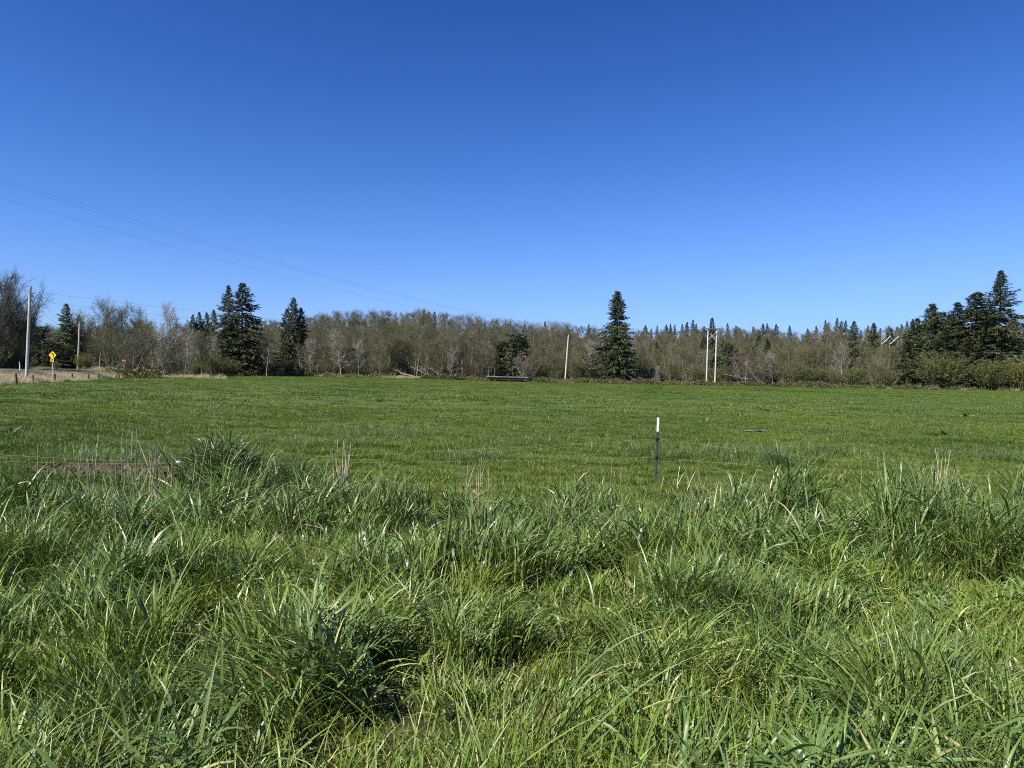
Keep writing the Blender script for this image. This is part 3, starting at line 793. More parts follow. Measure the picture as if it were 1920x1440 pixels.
def conifer(seed, H, R, nb=230, ns=20, prof=.85, t0=.05, droop=.35, spray=(.55, .22), rad=.35, ragged=.3, dead=0.0, top=.04, tilt=.0):
    """spruce: trunk, drooping boughs in ragged tiers, needle sprays"""
    r = np.random.default_rng(seed)
    tb, cb = MB(), MB()
    k = 8
    R = R * 1.3
    tr = np.array([(r.normal(0, .02) * H * .05, r.normal(0, .02) * H * .05, H * t) for t in np.linspace(-.01, 1, k)])
    tb.tube(tr, rad * np.linspace(1, .06, k), 7)
    t = t0 + (1 - t0) * (np.arange(nb) + r.random(nb)) / nb
    t = t0 + (t - t0) ** 1.0
    a = np.arange(nb) * 2.399 + r.normal(0, .5, nb)
    gap = 1 + ragged * (vnoise(np.cos(a) * 1.5, t * 9 + np.sin(a) * 1.5, 1.0, seed % 13) - .5) * 1.6
    L = R * ((1 - t) ** prof * (1 - .12 * sstep(.12, 0, t)) + top) * gap * r.uniform(.5, 1.2, nb) * (1 + .22 * np.cos(a - r.random() * 6.283) + .15 * np.cos(2 * a + t * 7 + r.random() * 6.283)) * (1 - .30 * (vnoise(np.cos(a) * 2.2 + 5, t * 14 + np.sin(a) * 2.2, 1.0, seed % 11) > .74))
    ks = 5
    f = np.linspace(0, 1, ks)
    rise = np.where(t > .7, .35, .05) - droop * .5
    az = a[:, None] + r.normal(0, .12, nb)[:, None] * f
    rad_ = L[:, None] * f
    zz = H * t[:, None] + L[:, None] * (rise[:, None] * f + (-droop * .6) * f ** 2 + .32 * droop * 1.6 * f ** 4)
    BP = np.stack((rad_ * np.cos(az), rad_ * np.sin(az), zz), -1)
    wd = np.maximum(L, .3)[:, None] * .018 * np.linspace(1.4, .4, ks)[None] + .01
    S = np.broadcast_to(np.array((0, 0, 1.)), BP.shape)
    tn = np.zeros((nb, ks, 4)); tn[..., 2] = .6
    cb.strips(BP, wd, S, tn)
    # sprays
    q = r.uniform(.08, 1.0, (nb, ns)) ** .75
    j = np.minimum((q * (ks - 1)).astype(int), ks - 2); fr = (q * (ks - 1) - j)[..., None]
    ii = np.arange(nb)[:, None]
    P = BP[ii, j] * (1 - fr) + BP[ii, j + 1] * fr
    T = unit(BP[ii, j + 1] - BP[ii, j])
    side = np.cross(T, np.array((0, 0, 1.)))
    sg = np.where(r.random((nb, ns)) < .5, -1, 1)[..., None]
    D = unit(T * .9 + side * sg * r.uniform(.1, 1.1, (nb, ns, 1)) + np.array((0, 0, -1)) * r.uniform(-.15, .75, (nb, ns, 1)) + r.normal(0, .2, (nb, ns, 3)))
    S2 = unit(np.cross(D, r.normal(0, .5, (nb, ns, 3)) + np.array((0, 0, 1.))))
    szf = (.42 + .7 * np.minimum(1, L / (R * .5)))[:, None]
    ln = spray[0] * r.uniform(.6, 1.35, (nb, ns)) * szf
    w = spray[1] * r.uniform(.6, 1.3, (nb, ns)) * szf
    tint = np.zeros((nb, ns, 4)); tint[..., 0] = (.15 + .6 * r.random((nb, ns)) + .25 * q).clip(0, 1); tint[..., 1] = q
    tint[..., 2] = (r.random((nb, 1)) < dead) * .9
    P = P + r.normal(0, .06, P.shape)
    cb.kites(P.reshape(-1, 3), D.reshape(-1, 3), S2.reshape(-1, 3), ln.ravel(), w.ravel(), tint.reshape(-1, 4))
    # leader
    m = 26
    zt = H * (1 - .05 * r.random(m)); A = r.random(m) * 6.283
    D = unit(np.stack((np.cos(A) * .7, np.sin(A) * .7, r.uniform(.1, 1.4, m)), -1))
    S = unit(np.cross(D, r.normal(0, 1, (m, 3))))
    tint = np.zeros((m, 4)); tint[:, 0] = r.random(m)
    cb.kites(np.stack((np.zeros(m), np.zeros(m), zt), -1), D, S, spray[0] * r.uniform(.25, .6, m), spray[1] * r.uniform(.3, .6, m), tint)
    return tb, cb

def shrub(seed, H, R, stems=60, tw=9, leaves=1500, leaf=.13, w=.03, fan=.9, dry=.15):
    """many-stemmed bush: upright whips with fine twigs and small leaves"""
    r = np.random.default_rng(seed)
    tb, cb = MB(), MB()
    a = r.random(stems) * 6.283; th = np.abs(r.normal(0, .42, stems)).clip(0, 1.15) * fan
    L = H * r.uniform(.65, 1.05, stems)
    k = 5; f = np.linspace(0, 1, k)
    ang = th[:, None] * (.5 + .6 * f)
    step = np.stack((np.sin(ang) * np.cos(a)[:, None], np.sin(ang) * np.sin(a)[:, None], np.cos(ang)), -1) * (L / (k - 1))[:, None, None]
    b0 = np.stack((np.cos(a), np.sin(a), a * 0), -1) * (R * .3 * r.random(stems))[:, None]
    P = b0[:, None] + np.concatenate((np.zeros((stems, 1, 3)), np.cumsum(step[:, :-1] + r.normal(0, .04 * H / k, (stems, k - 1, 3)), 1)), 1)
    P[:, 0, 2] -= .15
    for s in range(min(stems, 14)):
        tb.tube(P[s], .035 * H / 4 * np.linspace(1, .2, k), 4, (.5 + .5 * r.random(), 0, 0, 0), cap=False)
    S = unit(np.cross(P[:, -1] - P[:, 0], r.normal(0, 1, (stems, 3))))[:, None].repeat(k, 1)
    tn = np.zeros((stems, k, 4)); tn[..., 0] = r.random((stems, 1)); tn[..., 2] = .9
    cb.strips(P, w * 1.6 * np.linspace(1, .3, k)[None].repeat(stems, 0), S, tn)
    t = r.uniform(.2, 1, (stems, tw)) * (k - 1); j = np.minimum(t.astype(int), k - 2); fr = (t - j)[..., None]
    ii = np.arange(stems)[:, None]
    Q = P[ii, j] * (1 - fr) + P[ii, j + 1] * fr
    D = unit(unit(P[ii, j + 1] - P[ii, j]) + r.normal(0, .5, (stems, tw, 3)) + np.array((0, 0, .2)))
    ln = H * .22 * r.uniform(.5, 1.3, (stems, tw, 1))
    T = np.stack((Q, Q + D * ln * .5, Q + unit(D + r.normal(0, .2, D.shape)) * ln), 2).reshape(-1, 3, 3)
    S = unit(np.cross(T[:, -1] - T[:, 0], r.normal(0, 1, (len(T), 3))))[:, None].repeat(3, 1)
    tn = np.zeros((len(T), 3, 4)); tn[..., 0] = r.random((len(T), 1)); tn[..., 2] = .7
    cb.strips(T, w * np.array((1, .8, .4))[None].repeat(len(T), 0), S, tn)
    if leaves:
        q = r.integers(0, len(T), leaves); f = r.random(leaves)[:, None]
        p = T[q, 0] * (1 - f) + T[q, 2] * f + r.normal(0, .05, (leaves, 3))
        D = unit(r.normal(0, 1, (leaves, 3)) + np.array((0, 0, .3))); S = unit(np.cross(D, r.normal(0, 1, (leaves, 3))))
        tint = np.zeros((leaves, 4)); tint[:, 0] = r.random(leaves); tint[:, 2] = (r.random(leaves) < dry) * .8
        sz = leaf * r.uniform(.5, 1.4, leaves)
        cb.kites(p, D, S, sz, sz * .5, tint)
    return tb, cb

def bramble(seed, R, H, leaves=1500, leaf=.2, dry=.25):
    r = np.random.default_rng(seed)
    tb, cb = MB(), MB()
    lob = r.normal(0, R * .45, (5, 2)); lh = H * r.uniform(.55, 1.0, 5); lr = R * r.uniform(.4, .7, 5)
    q = r.integers(0, 5, leaves)
    u = unit(r.normal(0, 1, (leaves, 3))); u[:, 2] = np.abs(u[:, 2])
    rr = r.uniform(.55, 1.05, leaves)[:, None]
    p = np.c_[lob[q], np.zeros(leaves)] + u * rr * np.c_[lr[q], lr[q] * .8, lh[q]]
    D = unit(u + r.normal(0, .7, (leaves, 3))); S = unit(np.cross(D, r.normal(0, 1, (leaves, 3))))
    tint = np.zeros((leaves, 4)); tint[:, 0] = r.random(leaves); tint[:, 2] = (r.random(leaves) < dry) * .9
    sz = leaf * r.uniform(.5, 1.5, leaves)
    cb.kites(p, D, S, sz, sz * .7, tint)
    for c in range(12):
        a = r.random() * 6.283; L = R * r.uniform(.6, 1.2)
        p0 = np.array((*lob[r.integers(5)] * .6, 0))
        pts = np.array([p0 + np.array((math.cos(a) * L * f, math.sin(a) * L * f, H * 1.15 * math.sin(math.pi * (f * .8 + .08)) - .1)) for f in np.linspace(0, 1, 6)])
        tb.tube(pts, .014, 3, (.5, 0, 0, 0), cap=False)
    return tb, cb

class Proto:
    def __init__(self, pair, wood, leaf, h, wname='trunk', cname='crown'):
        self.t = pair[0].mesh(wname, wood, True); self.c = pair[1].mesh(cname, leaf)
        self.h, self.wn, self.cn = h, wname, cname

def plant(name, P, loc, height, label, cat, group=None, rz=0.0, wide=1.0, tilt=(0, 0)):
    s = height / P.h
    o = empty(name, loc, rz, (s * wide, s * wide, s))
    o.rotation_euler = (tilt[0], tilt[1], rz)
    tag(o, label, cat, group)
    link(bpy.data.objects.new(P.wn, P.t), o)
    c = link(bpy.data.objects.new(P.cn, P.c), o)
    c['kind'] = 'stuff'
    return o

T_W, T_P, T_R = [M['twig']], [M['twig_pale']], [M['twig_red']]
BK, BKP, SBK = [M['bark']], [M['bark_pale']], [M['stem_bark']]
AL = [Proto(bare_tree(100 + i, 15, 2.7 + .3 * (i % 3), 30, 8, 7, .28 + .06 * (i % 2), .12, .03, .45, 2600, .10, twig_w=.03, angle=(42, 78)), BKP, T_W, 15.6) for i in range(5)]        # slim forest alders
AF = [Proto(bare_tree(110 + i, 13, 2.2, 22, 8, 7, .46, .125, .05, .6, 1500, .10, twig_w=.028), BKP, T_W, 13) for i in range(4)]        # pale clean stems of the front row
AB = [Proto(bare_tree(120 + i, 12, 3.9, 42, 9, 7, .12, .13, .05, .5, 3200, .11, twig_w=.026), BKP, T_W, 13.1) for i in range(4)]                          # open-grown broad crowns
TH = [Proto(bare_tree(180 + i, 12, 3.6, 84, 9, 8, .04, .10, .05, .5, 2500, .10, stems=6, twig_w=.03, bud_mix=.3), BKP, [M['twig_dark']], 12) for i in range(2)]   # packed thicket
AP = [Proto(bare_tree(140 + i, 11, 3.0, 30, 7, 6, .2, .12, .06, .5, 300, .10, twig_w=.032), BKP, T_P, 11) for i in range(3)]                            # pale bare trees
AS = [Proto(bare_tree(160 + i, 7, 2.6, 40, 7, 6, .12, .10, .05, .4, 700, .10, stems=5, twig_w=.024), BKP, T_W, 7) for i in range(3)]                   # many-stemmed
AR = [Proto(bare_tree(170 + i, 6, 2.6, 45, 7, 6, .12, .09, .05, .4, 500, .08, stems=5, twig_w=.022), BKP, T_R, 6) for i in range(2)]
CF = [Proto(conifer(200 + i, 20, 4.4 + .5 * (i % 3), 240, 22, .85, .04, .3 + .1 * (i % 2), (.95, .30), .3, .5, 0.0, .015), BK, [M['spruce_far']], 20) for i in range(5)]
CB = [Proto(conifer(220 + i, 14, 5.4, 260, 26, .55, .03, .4, (.75, .36), .3, .5, top=.16), BK, [M['spruce']], 14) for i in range(3)]                     # round dark evergreens
HERO_LONE = Proto(conifer(231, 25.5, 8.6, 640, 44, .98, .012, .6, (.85, .24), .5, .6, .03, .05), BK, [M['spruce']], 25.5)
HERO_A = [Proto(conifer(240 + i, 26, 6.4, 400, 30, .8, .03, .45, (.9, .27), .42, .55, .02, .05), BK, [M['spruce']], 26) for i in range(3)]
HERO_T = Proto(conifer(251, 36, 10.5, 520, 36, .86, .03, .42, (1.15, .30), .55, .6, .02, .02), BK, [M['spruce']], 36)
HERO_U = Proto(conifer(252, 30, 9.8, 500, 36, .80, .03, .42, (1.15, .32), .55, .6, .02, .04), BK, [M['spruce']], 30)
SW = [Proto(shrub(300 + i, 4, 2.4, 80, 10, 4200, .15, .02, dry=.05), SBK, [M['willow']], 4, 'stem', 'foliage') for i in range(3)]
SG = [Proto(shrub(310 + i, 3.5, 2.4, 70, 9, 2600, .16, .022), SBK, [M['green']], 3.5, 'stem', 'foliage') for i in range(3)]
SY = [Proto(shrub(320, 4, 2.2, 60, 9, 2600, .15, .02, dry=.02), SBK, [M['yellowgreen']], 4, 'stem', 'foliage')]
SB = [Proto(shrub(330 + i, 4.5, 2.6, 100, 13, 500, .08, .024, dry=.6), SBK, T_W, 4.5, 'stem', 'foliage') for i in range(3)]                            # bare brush
BR = [Proto(bramble(340 + i, 2.6, 1.5, 1700, .22), [M['post']], [M['bramble']], 1.5, 'cane', 'foliage') for i in range(4)]
rr_ = random.Random(9)

def put(name, P, px, d, top, label, cat, group=None, wide=1.0, base=None, rz=None):
    """a plant standing at bearing px and d metres off, its top seen at row top"""
    x = lat(px, d); z = gz1(x, d) if base is None else base
    return plant(name, P, (x, d, z - .05), max(zof(px, top, d) - z, .5), label, cat, group, rr_.random() * 6.28 if rz is None else rz, wide)

# -- single trees that stand out
put('spruce_tree', HERO_LONE, 1155, 219, 546, 'tall lone dark spruce at the field edge, between the leaning pole and the twin poles', 'spruce', wide=.95)
put('spruce_tree', HERO_A[0], 452, 208, 531, 'tallest dark spruce of the pair behind the willow bush on the left', 'spruce', wide=1.2)
put('spruce_tree', HERO_A[1], 426, 211, 535, 'slim ragged spruce close against the taller spruce on the left', 'spruce', wide=.72)
put('spruce_tree', HERO_A[2], 549, 240, 558, 'dark spruce with a pointed tip rising above the left end of the bare wood', 'spruce', wide=.75)
put('spruce_tree', CF[0], 536, 243, 579, 'shorter spruce crowded against the left side of the pointed spruce', 'spruce', wide=.9)
put('spruce_tree', CF[1], 562, 242, 577, 'shorter spruce crowded against the right side of the pointed spruce', 'spruce', wide=.9)
put('spruce_tree', CF[2], 123, 168, 569, 'dark pointed conifer behind the yellow curve sign', 'conifer', wide=1.15)
put('spruce_tree', CF[3], 147, 176, 590, 'small dark conifer tip just behind the thin roadside pole', 'conifer', wide=1.1)
put('spruce_tree', HERO_T, 1871, 226, 508, 'tallest spruce in the picture, spire at the right edge', 'spruce', wide=1.05)
put('spruce_tree', HERO_U, 1828, 229, 548, 'broad dark spruce just left of the tallest spire', 'spruce', wide=1.15)
put('spruce_tree', HERO_A[1], 1792, 236, 567, 'thin-topped spruce left of the broad dark spruce on the right', 'spruce', wide=1.2)
put('spruce_tree', HERO_U, 1745, 232, 570, 'ragged dark spruce at the left end of the big right-hand group', 'spruce', wide=.95)
put('spruce_tree', CF[4], 1716, 238, 597, 'lower spruce on the left shoulder of the right-hand group', 'spruce', wide=1.6)
put('spruce_tree', CF[0], 1765, 244, 585, 'spruce filling the gap between the ragged and thin-topped spruces', 'spruce', wide=1.7)
put('spruce_tree', CF[2], 1700, 226, 640, 'short spruce with pale dead lower boughs left of the right-hand group', 'spruce', wide=1.7)
put('spruce_tree', HERO_A[2], 1598, 252, 602, 'full dark spruce standing alone in the brush right of centre', 'spruce', wide=.78)
put('spruce_tree', HERO_U, 1850, 240, 590, 'dark spruce filling in behind the two tallest on the right', 'spruce', wide=1.1)
put('spruce_tree', HERO_U, 1770, 225, 618, 'lower full spruce in front of the right-hand group', 'spruce', wide=1.2)
put('spruce_tree', HERO_U, 1815, 222, 630, 'low full spruce below the broad dark one on the right', 'spruce', wide=1.2)
put('evergreen_tree', CB[0], 972, 236, 626, 'broad dark evergreen behind the plank bridge', 'evergreen', wide=.9)
put('evergreen_tree', CB[1], 945, 242, 640, 'darker round evergreen at the left of the one behind the bridge', 'evergreen', wide=.9)
put('evergreen_tree', CB[2], 1366, 224, 645, 'round dark evergreen just right of the twin white poles', 'evergreen', wide=.95)
put('evergreen_tree', CB[0], 1340, 228, 668, 'low dark evergreen seen between the twin white poles', 'evergreen', wide=.9)
put('spruce_tree', CF[1], 1333, 262, 596, 'slim conifer whose tip shows above the twin pole crossarm', 'conifer', wide=.8)
put('evergreen_tree', CB[1], 95, 160, 640, 'dense dark evergreen low behind the curve sign', 'evergreen', wide=1.05)
put('evergreen_tree', CB[2], 75, 172, 612, 'olive evergreen between the tall roadside pole and the sign', 'evergreen', wide=1.0)
put('evergreen_tree', CB[1], 135, 163, 648, 'dark evergreen filling the gap left of the thin roadside pole', 'evergreen', wide=1.0)
for px, d, top, lab in ((360, 236, 590, 'leftmost of the small dark conifers left of the tall spruce pair'), (372, 238, 585, 'second of the small dark conifers left of the tall spruce pair'),
                        (386, 238, 586, 'third of the small dark conifers left of the tall spruce pair'), (399, 232, 581, 'small conifer nearest the tall spruce pair, half behind it')):
    put('spruce_tree', CF[rr_.randrange(5)], px, d, top, lab, 'conifer', 'small conifers left of the spruce pair', wide=.8)
put('spruce_tree', CF[3], 505, 248, 628, 'dark conifer half hidden in the bare trees right of the spruce pair', 'conifer')

# roadside thicket on the left
for px, d, top, w, P, lab in ((-52, 121, 508, .85, TH[0], 'tallest bare tree of the roadside thicket, cut by the left edge'), (0, 124, 526, .8, TH[1], 'bare grey tree of the thicket whose top meets the left edge'),
                              (20, 126, 562, .85, TH[0], 'bare brown tree in the middle of the roadside thicket'), (36, 128, 594, .85, TH[1], 'lower bare tree on the right flank of the roadside thicket'),
                              (-18, 118, 575, .9, TH[1], 'low-branched bare tree at the left edge by the road'), (12, 132, 545, .8, TH[0], 'bare tree at the back of the roadside thicket')):
    put('alder_tree', P, px, d, top, lab, 'bare tree', 'roadside thicket trees', wide=w)
for px, d, top, P, lab in ((-22, 117, 628, SG[0], 'green leafy bush at the left picture edge by the road'), (6, 119, 640, SB[0], 'brown twiggy brush at the foot of the roadside thicket'),
                           (28, 121, 640, SB[1], 'grey twiggy brush left of the tall roadside pole'), (46, 123, 648, SB[2], 'dark brush ending the roadside thicket right of the pole'), (-5, 116, 655, SG[1], 'low green bush under the roadside thicket')):
    put('shrub', P, px, d, top, lab, 'bush', 'roadside thicket brush')

for q in range(14):
    px = -70 + 118 * (q + rr_.random()) / 14
    put('shrub', [SB[0], SB[1], SB[2], AS[0]][q % 4], px, rr_.uniform(119, 134), np.interp(px, [-70, 0, 52], [575, 590, 650]) + rr_.uniform(-10, 25), 'tangled bare brush packed into the roadside thicket', 'bush', 'roadside thicket fill', wide=rr_.uniform(.8, 1.1))
# bare trees by the road bend
for px, d, top, w, P, lab in ((186, 168, 572, 1.0, AB[1], 'broad bare tree with a pale straight trunk right of the thin pole'), (165, 172, 592, .9, AB[2], 'bare tree directly right of the thin roadside pole'),
                              (232, 170, 583, 1.05, AB[3], 'wide spreading bare tree in the middle of the left grove'), (262, 174, 592, 1.0, AB[0], 'rounded bare tree on the right side of the left grove'),
                              (212, 178, 588, 1.0, AB[0], 'bare tree at the back of the left grove'), (288, 178, 618, .9, AB[2], 'lower bare tree ending the left grove'), (246, 164, 620, .9, AS[0], 'many-stemmed bare tree at the front of the left grove'),
                              (205, 163, 640, .9, AS[1], 'low many-stemmed bare tree above the yellow sign edge'), (322, 176, 586, 1.0, AP[0], 'pale leafless tree with an open rounded top left of the small conifers'),
                              (308, 170, 628, 1.0, AP[1], 'smaller pale bare tree beneath the open-topped pale tree'), (345, 186, 628, 1.0, AP[2], 'pale crooked bare tree left of the tall spruce pair'), (378, 190, 632, 1.0, AB[1], 'bare tree in front of the small dark conifers'),
                              (402, 195, 640, .9, AP[0], 'pale bare tree at the foot of the tall spruce pair'), (330, 172, 655, 1.1, AS[2], 'low tangled bare tree behind the bramble heap'), (484, 226, 640, 1.0, AP[1], 'white-stemmed bare tree right of the tall spruce pair'),
                              (508, 229, 648, 1.0, AP[2], 'second white-stemmed bare tree right of the tall spruce pair'), (585, 224, 644, 1.1, AP[0], 'white-stemmed spreading tree at the left front of the bare wood'), (640, 223, 628, 1.15, AP[1], 'large pale spreading tree at the front of the bare wood'),
                              (672, 226, 645, 1.1, AP[2], 'pale crooked tree right of the large spreading one'), (800, 226, 660, 1.0, AP[0], 'leaning white tree above the fallen logs'), (846, 224, 655, 1.0, AP[2], 'forked white tree left of the bridge evergreens'),
                              (1032, 222, 642, 1.1, AB[2], 'rounded bare tree just left of the leaning field pole'), (1100, 223, 648, 1.1, AP[1], 'pale bare tree between the leaning pole and the lone spruce'), (1575, 216, 652, 1.0, AP[0], 'pale dead-looking tree in front of the full dark spruce'),
                              (1545, 246, 622, 1.15, AB[0], 'rounded tawny bare crown left of the full dark spruce'), (1922, 236, 600, 1.0, AB[2], 'grey bare tree at the right picture edge'), 
                              (1640, 214, 672, 1.0, AS[1], 'low spreading bare tree right of the full dark spruce'), (1450, 214, 668, 1.0, AP[2], 'pale spindly tree between the twin poles and the full spruce')):
    put('bare_tree', P, px, d, top, lab, 'bare tree', wide=w)

# the bare alder wood: front stand, hill stand behind it
def stand(px0, px1, d0, d1, tops, n, Ps, label, group, wide=(.85, 1.15), name='alder_tree', jit=9, cat='alder'):
    for q in range(n):
        px = px0 + (px1 - px0) * (q + rr_.random()) / n
        d = rr_.uniform(d0, d1)
        top = np.interp(px, [a for a, _ in tops], [c for _, c in tops]) + rr_.uniform(-.4, 1.0) * jit
        lab = label if isinstance(label, str) else label[min(int((px - px0) / (px1 - px0) * len(label)), len(label) - 1)]
        if 1642 < px < 1690 and d < 262: top = max(top, 652)
        put(name, Ps[rr_.randrange(len(Ps))], px, d, top, lab, cat, group, wide=rr_.uniform(*wide))
SKY_C = [(480, 603), (540, 604), (590, 596), (640, 588), (800, 588), (850, 592), (930, 603), (1000, 612), (1060, 614), (1130, 618)]
SKY_R = [(1190, 622), (1300, 620), (1420, 618), (1500, 628), (1560, 622), (1640, 622), (1700, 614), (1960, 600)]
stand(470, 1130, 292, 330, SKY_C, 92, [AL[0], AL[1], AL[2], AL[3], AL[4], AB[0], AB[1]], ['slim bare alder on the left slope of the central hill skyline', 'slim bare alder on the crest of the central hill skyline', 'slim bare alder on the right slope of the central hill skyline', 'slim bare skyline alder between the bridge evergreens and the lone spruce'], 'skyline alders of the central hill', (1.0, 1.4), jit=4)
stand(520, 940, 248, 285, [(520, 628), (600, 614), (700, 608), (880, 618), (940, 636)], 46, [AL[0], AL[3], AB[0], AB[1], AB[2], AB[3]], ['slim bare alder in the left middle rows of the central wood', 'slim bare alder in the middle rows behind the fallen logs', 'slim bare alder in the middle rows near the bridge evergreens'], 'middle rows of the central wood', jit=14)
stand(560, 935, 224, 244, [(560, 650), (640, 640), (760, 632), (880, 640), (935, 658)], 72, AF + [AB[1], AB[3]], ['pale-stemmed front alder at the left end of the central wood', 'pale-stemmed front alder left of the fallen logs', 'pale-stemmed front alder above the fallen logs', 'pale-stemmed front alder left of the bridge evergreens'], 'front row of the central wood', (.9, 1.3), jit=14)
stand(985, 1130, 240, 282, [(985, 640), (1060, 640), (1130, 640)], 12, AL, 'bare alder behind the leaning field pole', 'alders behind the leaning pole', jit=14)
stand(1185, 1330, 236, 280, [(1185, 655), (1250, 652), (1330, 655)], 20, [AL[0], AB[0], AB[1], AB[2]], 'bare alder between the lone spruce and the twin poles', 'alders between spruce and twin poles', (1.0, 1.4), jit=14)
stand(1190, 1700, 296, 330, SKY_R, 70, AL, ['bare hill alder behind the lone spruce and the twin poles', 'bare hill alder right of the twin poles', 'bare hill alder behind the full dark spruce on the right'], 'hill alders on the right', (1.0, 1.4), jit=5)
stand(1425, 1525, 272, 300, [(1425, 634), (1525, 636)], 12, AL, 'bare alder closing the dip in the skyline right of the twin poles', 'alders in the skyline dip', (1.0, 1.4), jit=8)
stand(1640, 1692, 232, 246, [(1640, 650), (1692, 648)], 7, AL, 'bare alder standing in front of the crossed pole braces', 'alders before the crossed braces', (1.0, 1.4), jit=6)
stand(1375, 1690, 236, 285, [(1375, 650), (1500, 655), (1690, 650)], 30, [AL[1], AB[1], AB[2], AB[3]], 'bare alder in the brushy wood right of the twin poles', 'alders right of the twin poles', (1.0, 1.4), jit=16)
# conifer tips along the right skyline
for px, top in ((793, 581), (802, 584), (813, 584), (830, 588), (982, 607), (1020, 602), (1102, 608), (1208, 610), (1219, 616), (1230, 610), (1247, 609), (1255, 607), (1263, 609), (1277, 607), (1286, 604), (1297, 600), (1303, 606), (1318, 612),
                (1362, 606), (1378, 611), (1383, 613), (1410, 612), (1428, 607), (1436, 606), (1453, 608), (1478, 610), (1512, 616), (1528, 611), (1545, 600), (1551, 604), (1567, 596), (1575, 602), (1583, 601), (1612, 618), (1625, 610), (1637, 605), (1648, 615),
                (1664, 612), (1680, 612), (1688, 608), (1698, 602), (1708, 598), (1905, 606), (1935, 600)):
    put('conifer_tree', CF[rr_.randrange(5)], px, rr_.uniform(322, 340), top, 'distant conifer whose tip breaks the skyline of the wooded hill', 'conifer', 'conifers on the skyline', wide=rr_.uniform(.55, .95))
for px, d, top, lab in ((1262, 268, 636, 'small dark conifer in the alders right of the lone spruce'), (1229, 268, 640, 'smaller dark conifer in the alders near the lone spruce'), (1318, 258, 630, 'dark conifer just left of the twin poles'), (1420, 262, 628, 'dark conifer in the brush right of the twin poles'),
                        (1437, 268, 634, 'second dark conifer in the brush right of the twin poles'), (1635, 262, 606, 'dark conifer right of the full spruce'), (1668, 266, 616, 'dark conifer behind the crossed pole braces')):
    put('conifer_tree', CF[rr_.randrange(5)], px, d, top, lab, 'conifer', wide=.9)

# brush, willows and brambles at the field edge
for px, d, top, w, P, nm, lab in ((402, 186, 668, 1.5, SW[0], 'willow_bush', 'bright green willow bush in front of the tall spruce pair'), (430, 188, 676, 1.4, SW[1], 'willow_bush', 'second green willow bush reaching right below the tall spruces'), (370, 184, 682, 1.3, SW[2], 'willow_bush', 'low green willow bush left of the bright one'),
                              (515, 221, 668, 1.5, SY[0], 'shrub', 'yellow-green leafing shrub right of the tall spruce pair'), (490, 219, 684, 1.3, SG[0], 'shrub', 'green shrub below the yellow-green one'), (540, 222, 676, 1.3, SB[0], 'shrub', 'grey brush right of the yellow-green shrub'),
                              (985, 219, 670, 1.2, None, 'shrub', 'reddish bare shrub with white forked stems behind the bridge'), (1765, 209, 664, 1.7, SW[1], 'willow_bush', 'olive green bush in front of the right-hand spruces'), (1860, 206, 680, 1.9, SW[2], 'willow_bush', 'wide olive willow bush at the lower right field edge'),
                              (1905, 205, 668, 1.5, SY[0], 'shrub', 'yellow-green bush near the right picture edge'), (1900, 209, 685, 1.4, SW[0], 'willow_bush', 'olive willow bush at the right picture edge'), (1505, 214, 688, 1.6, SG[1], 'shrub', 'dull green bush at the field edge right of the twin poles'),
                              (1540, 213, 690, 1.5, SG[2], 'shrub', 'second dull green bush right of the twin poles'), (1600, 211, 688, 1.5, SG[0], 'shrub', 'green bush below the full dark spruce'), (1205, 221, 676, 1.0, AS[0], 'shrub', 'grey bare bush at the right foot of the lone spruce'),
                              (1232, 217, 690, 1.2, AP[1], 'shrub', 'white-forked small tree right of the lone spruce'), (1290, 218, 680, 1.2, AS[1], 'shrub', 'bare bush with pale arched branches left of the twin poles'), (1262, 221, 668, 1.2, SB[1], 'shrub', 'olive brush between lone spruce and twin poles'),
                              (1398, 214, 664, 1.2, None, 'shrub', 'reddish bare thicket right of the twin poles'), (1480, 216, 676, 1.3, SB[2], 'shrub', 'brown brush behind the dull green bushes'), (1655, 212, 690, 1.3, SB[0], 'shrub', 'brown brush left of the right-hand spruces'), (1440, 217, 672, 1.3, SB[1], 'shrub', 'tawny brush right of the reddish thicket'),
                              (1080, 221, 668, 1.2, SB[2], 'shrub', 'tawny brush between the leaning pole and the lone spruce'), (1010, 224, 672, 1.2, SB[0], 'shrub', 'brown brush right of the bridge'), (610, 220, 682, 1.3, SB[1], 'shrub', 'dark brush at the left foot of the bare wood'), (700, 221, 680, 1.2, SB[2], 'shrub', 'brush at the foot of the bare wood before the logs'),
                              (565, 219, 690, 1.2, SG[1], 'shrub', 'low green brush at the left end of the wood'), (150, 158, 664, 1.0, SY[0], 'shrub', 'yellow-green bush at the foot of the thin pole'), (165, 159, 664, 1.0, SB[0], 'shrub', 'brown brush right of the thin pole'), (60, 150, 672, 1.2, SW[1], 'willow_bush', 'olive bush on the far verge behind the sign'), (105, 152, 678, 1.2, SG[1], 'shrub', 'green bush on the far verge right of the sign'),
                              (275, 168, 676, 1.2, SB[1], 'shrub', 'dark tangled brush behind the small far sign'), (310, 172, 676, 1.3, AS[1], 'shrub', 'pale tangled branches right of the small far sign'), (225, 162, 684, 1.0, SG[2], 'shrub', 'low green bush left of the small far sign')):
    if P is None:
        P = AR[0] if px < 1000 else AR[1]
    put(nm, P, px, d, top, lab, 'bush', wide=w)
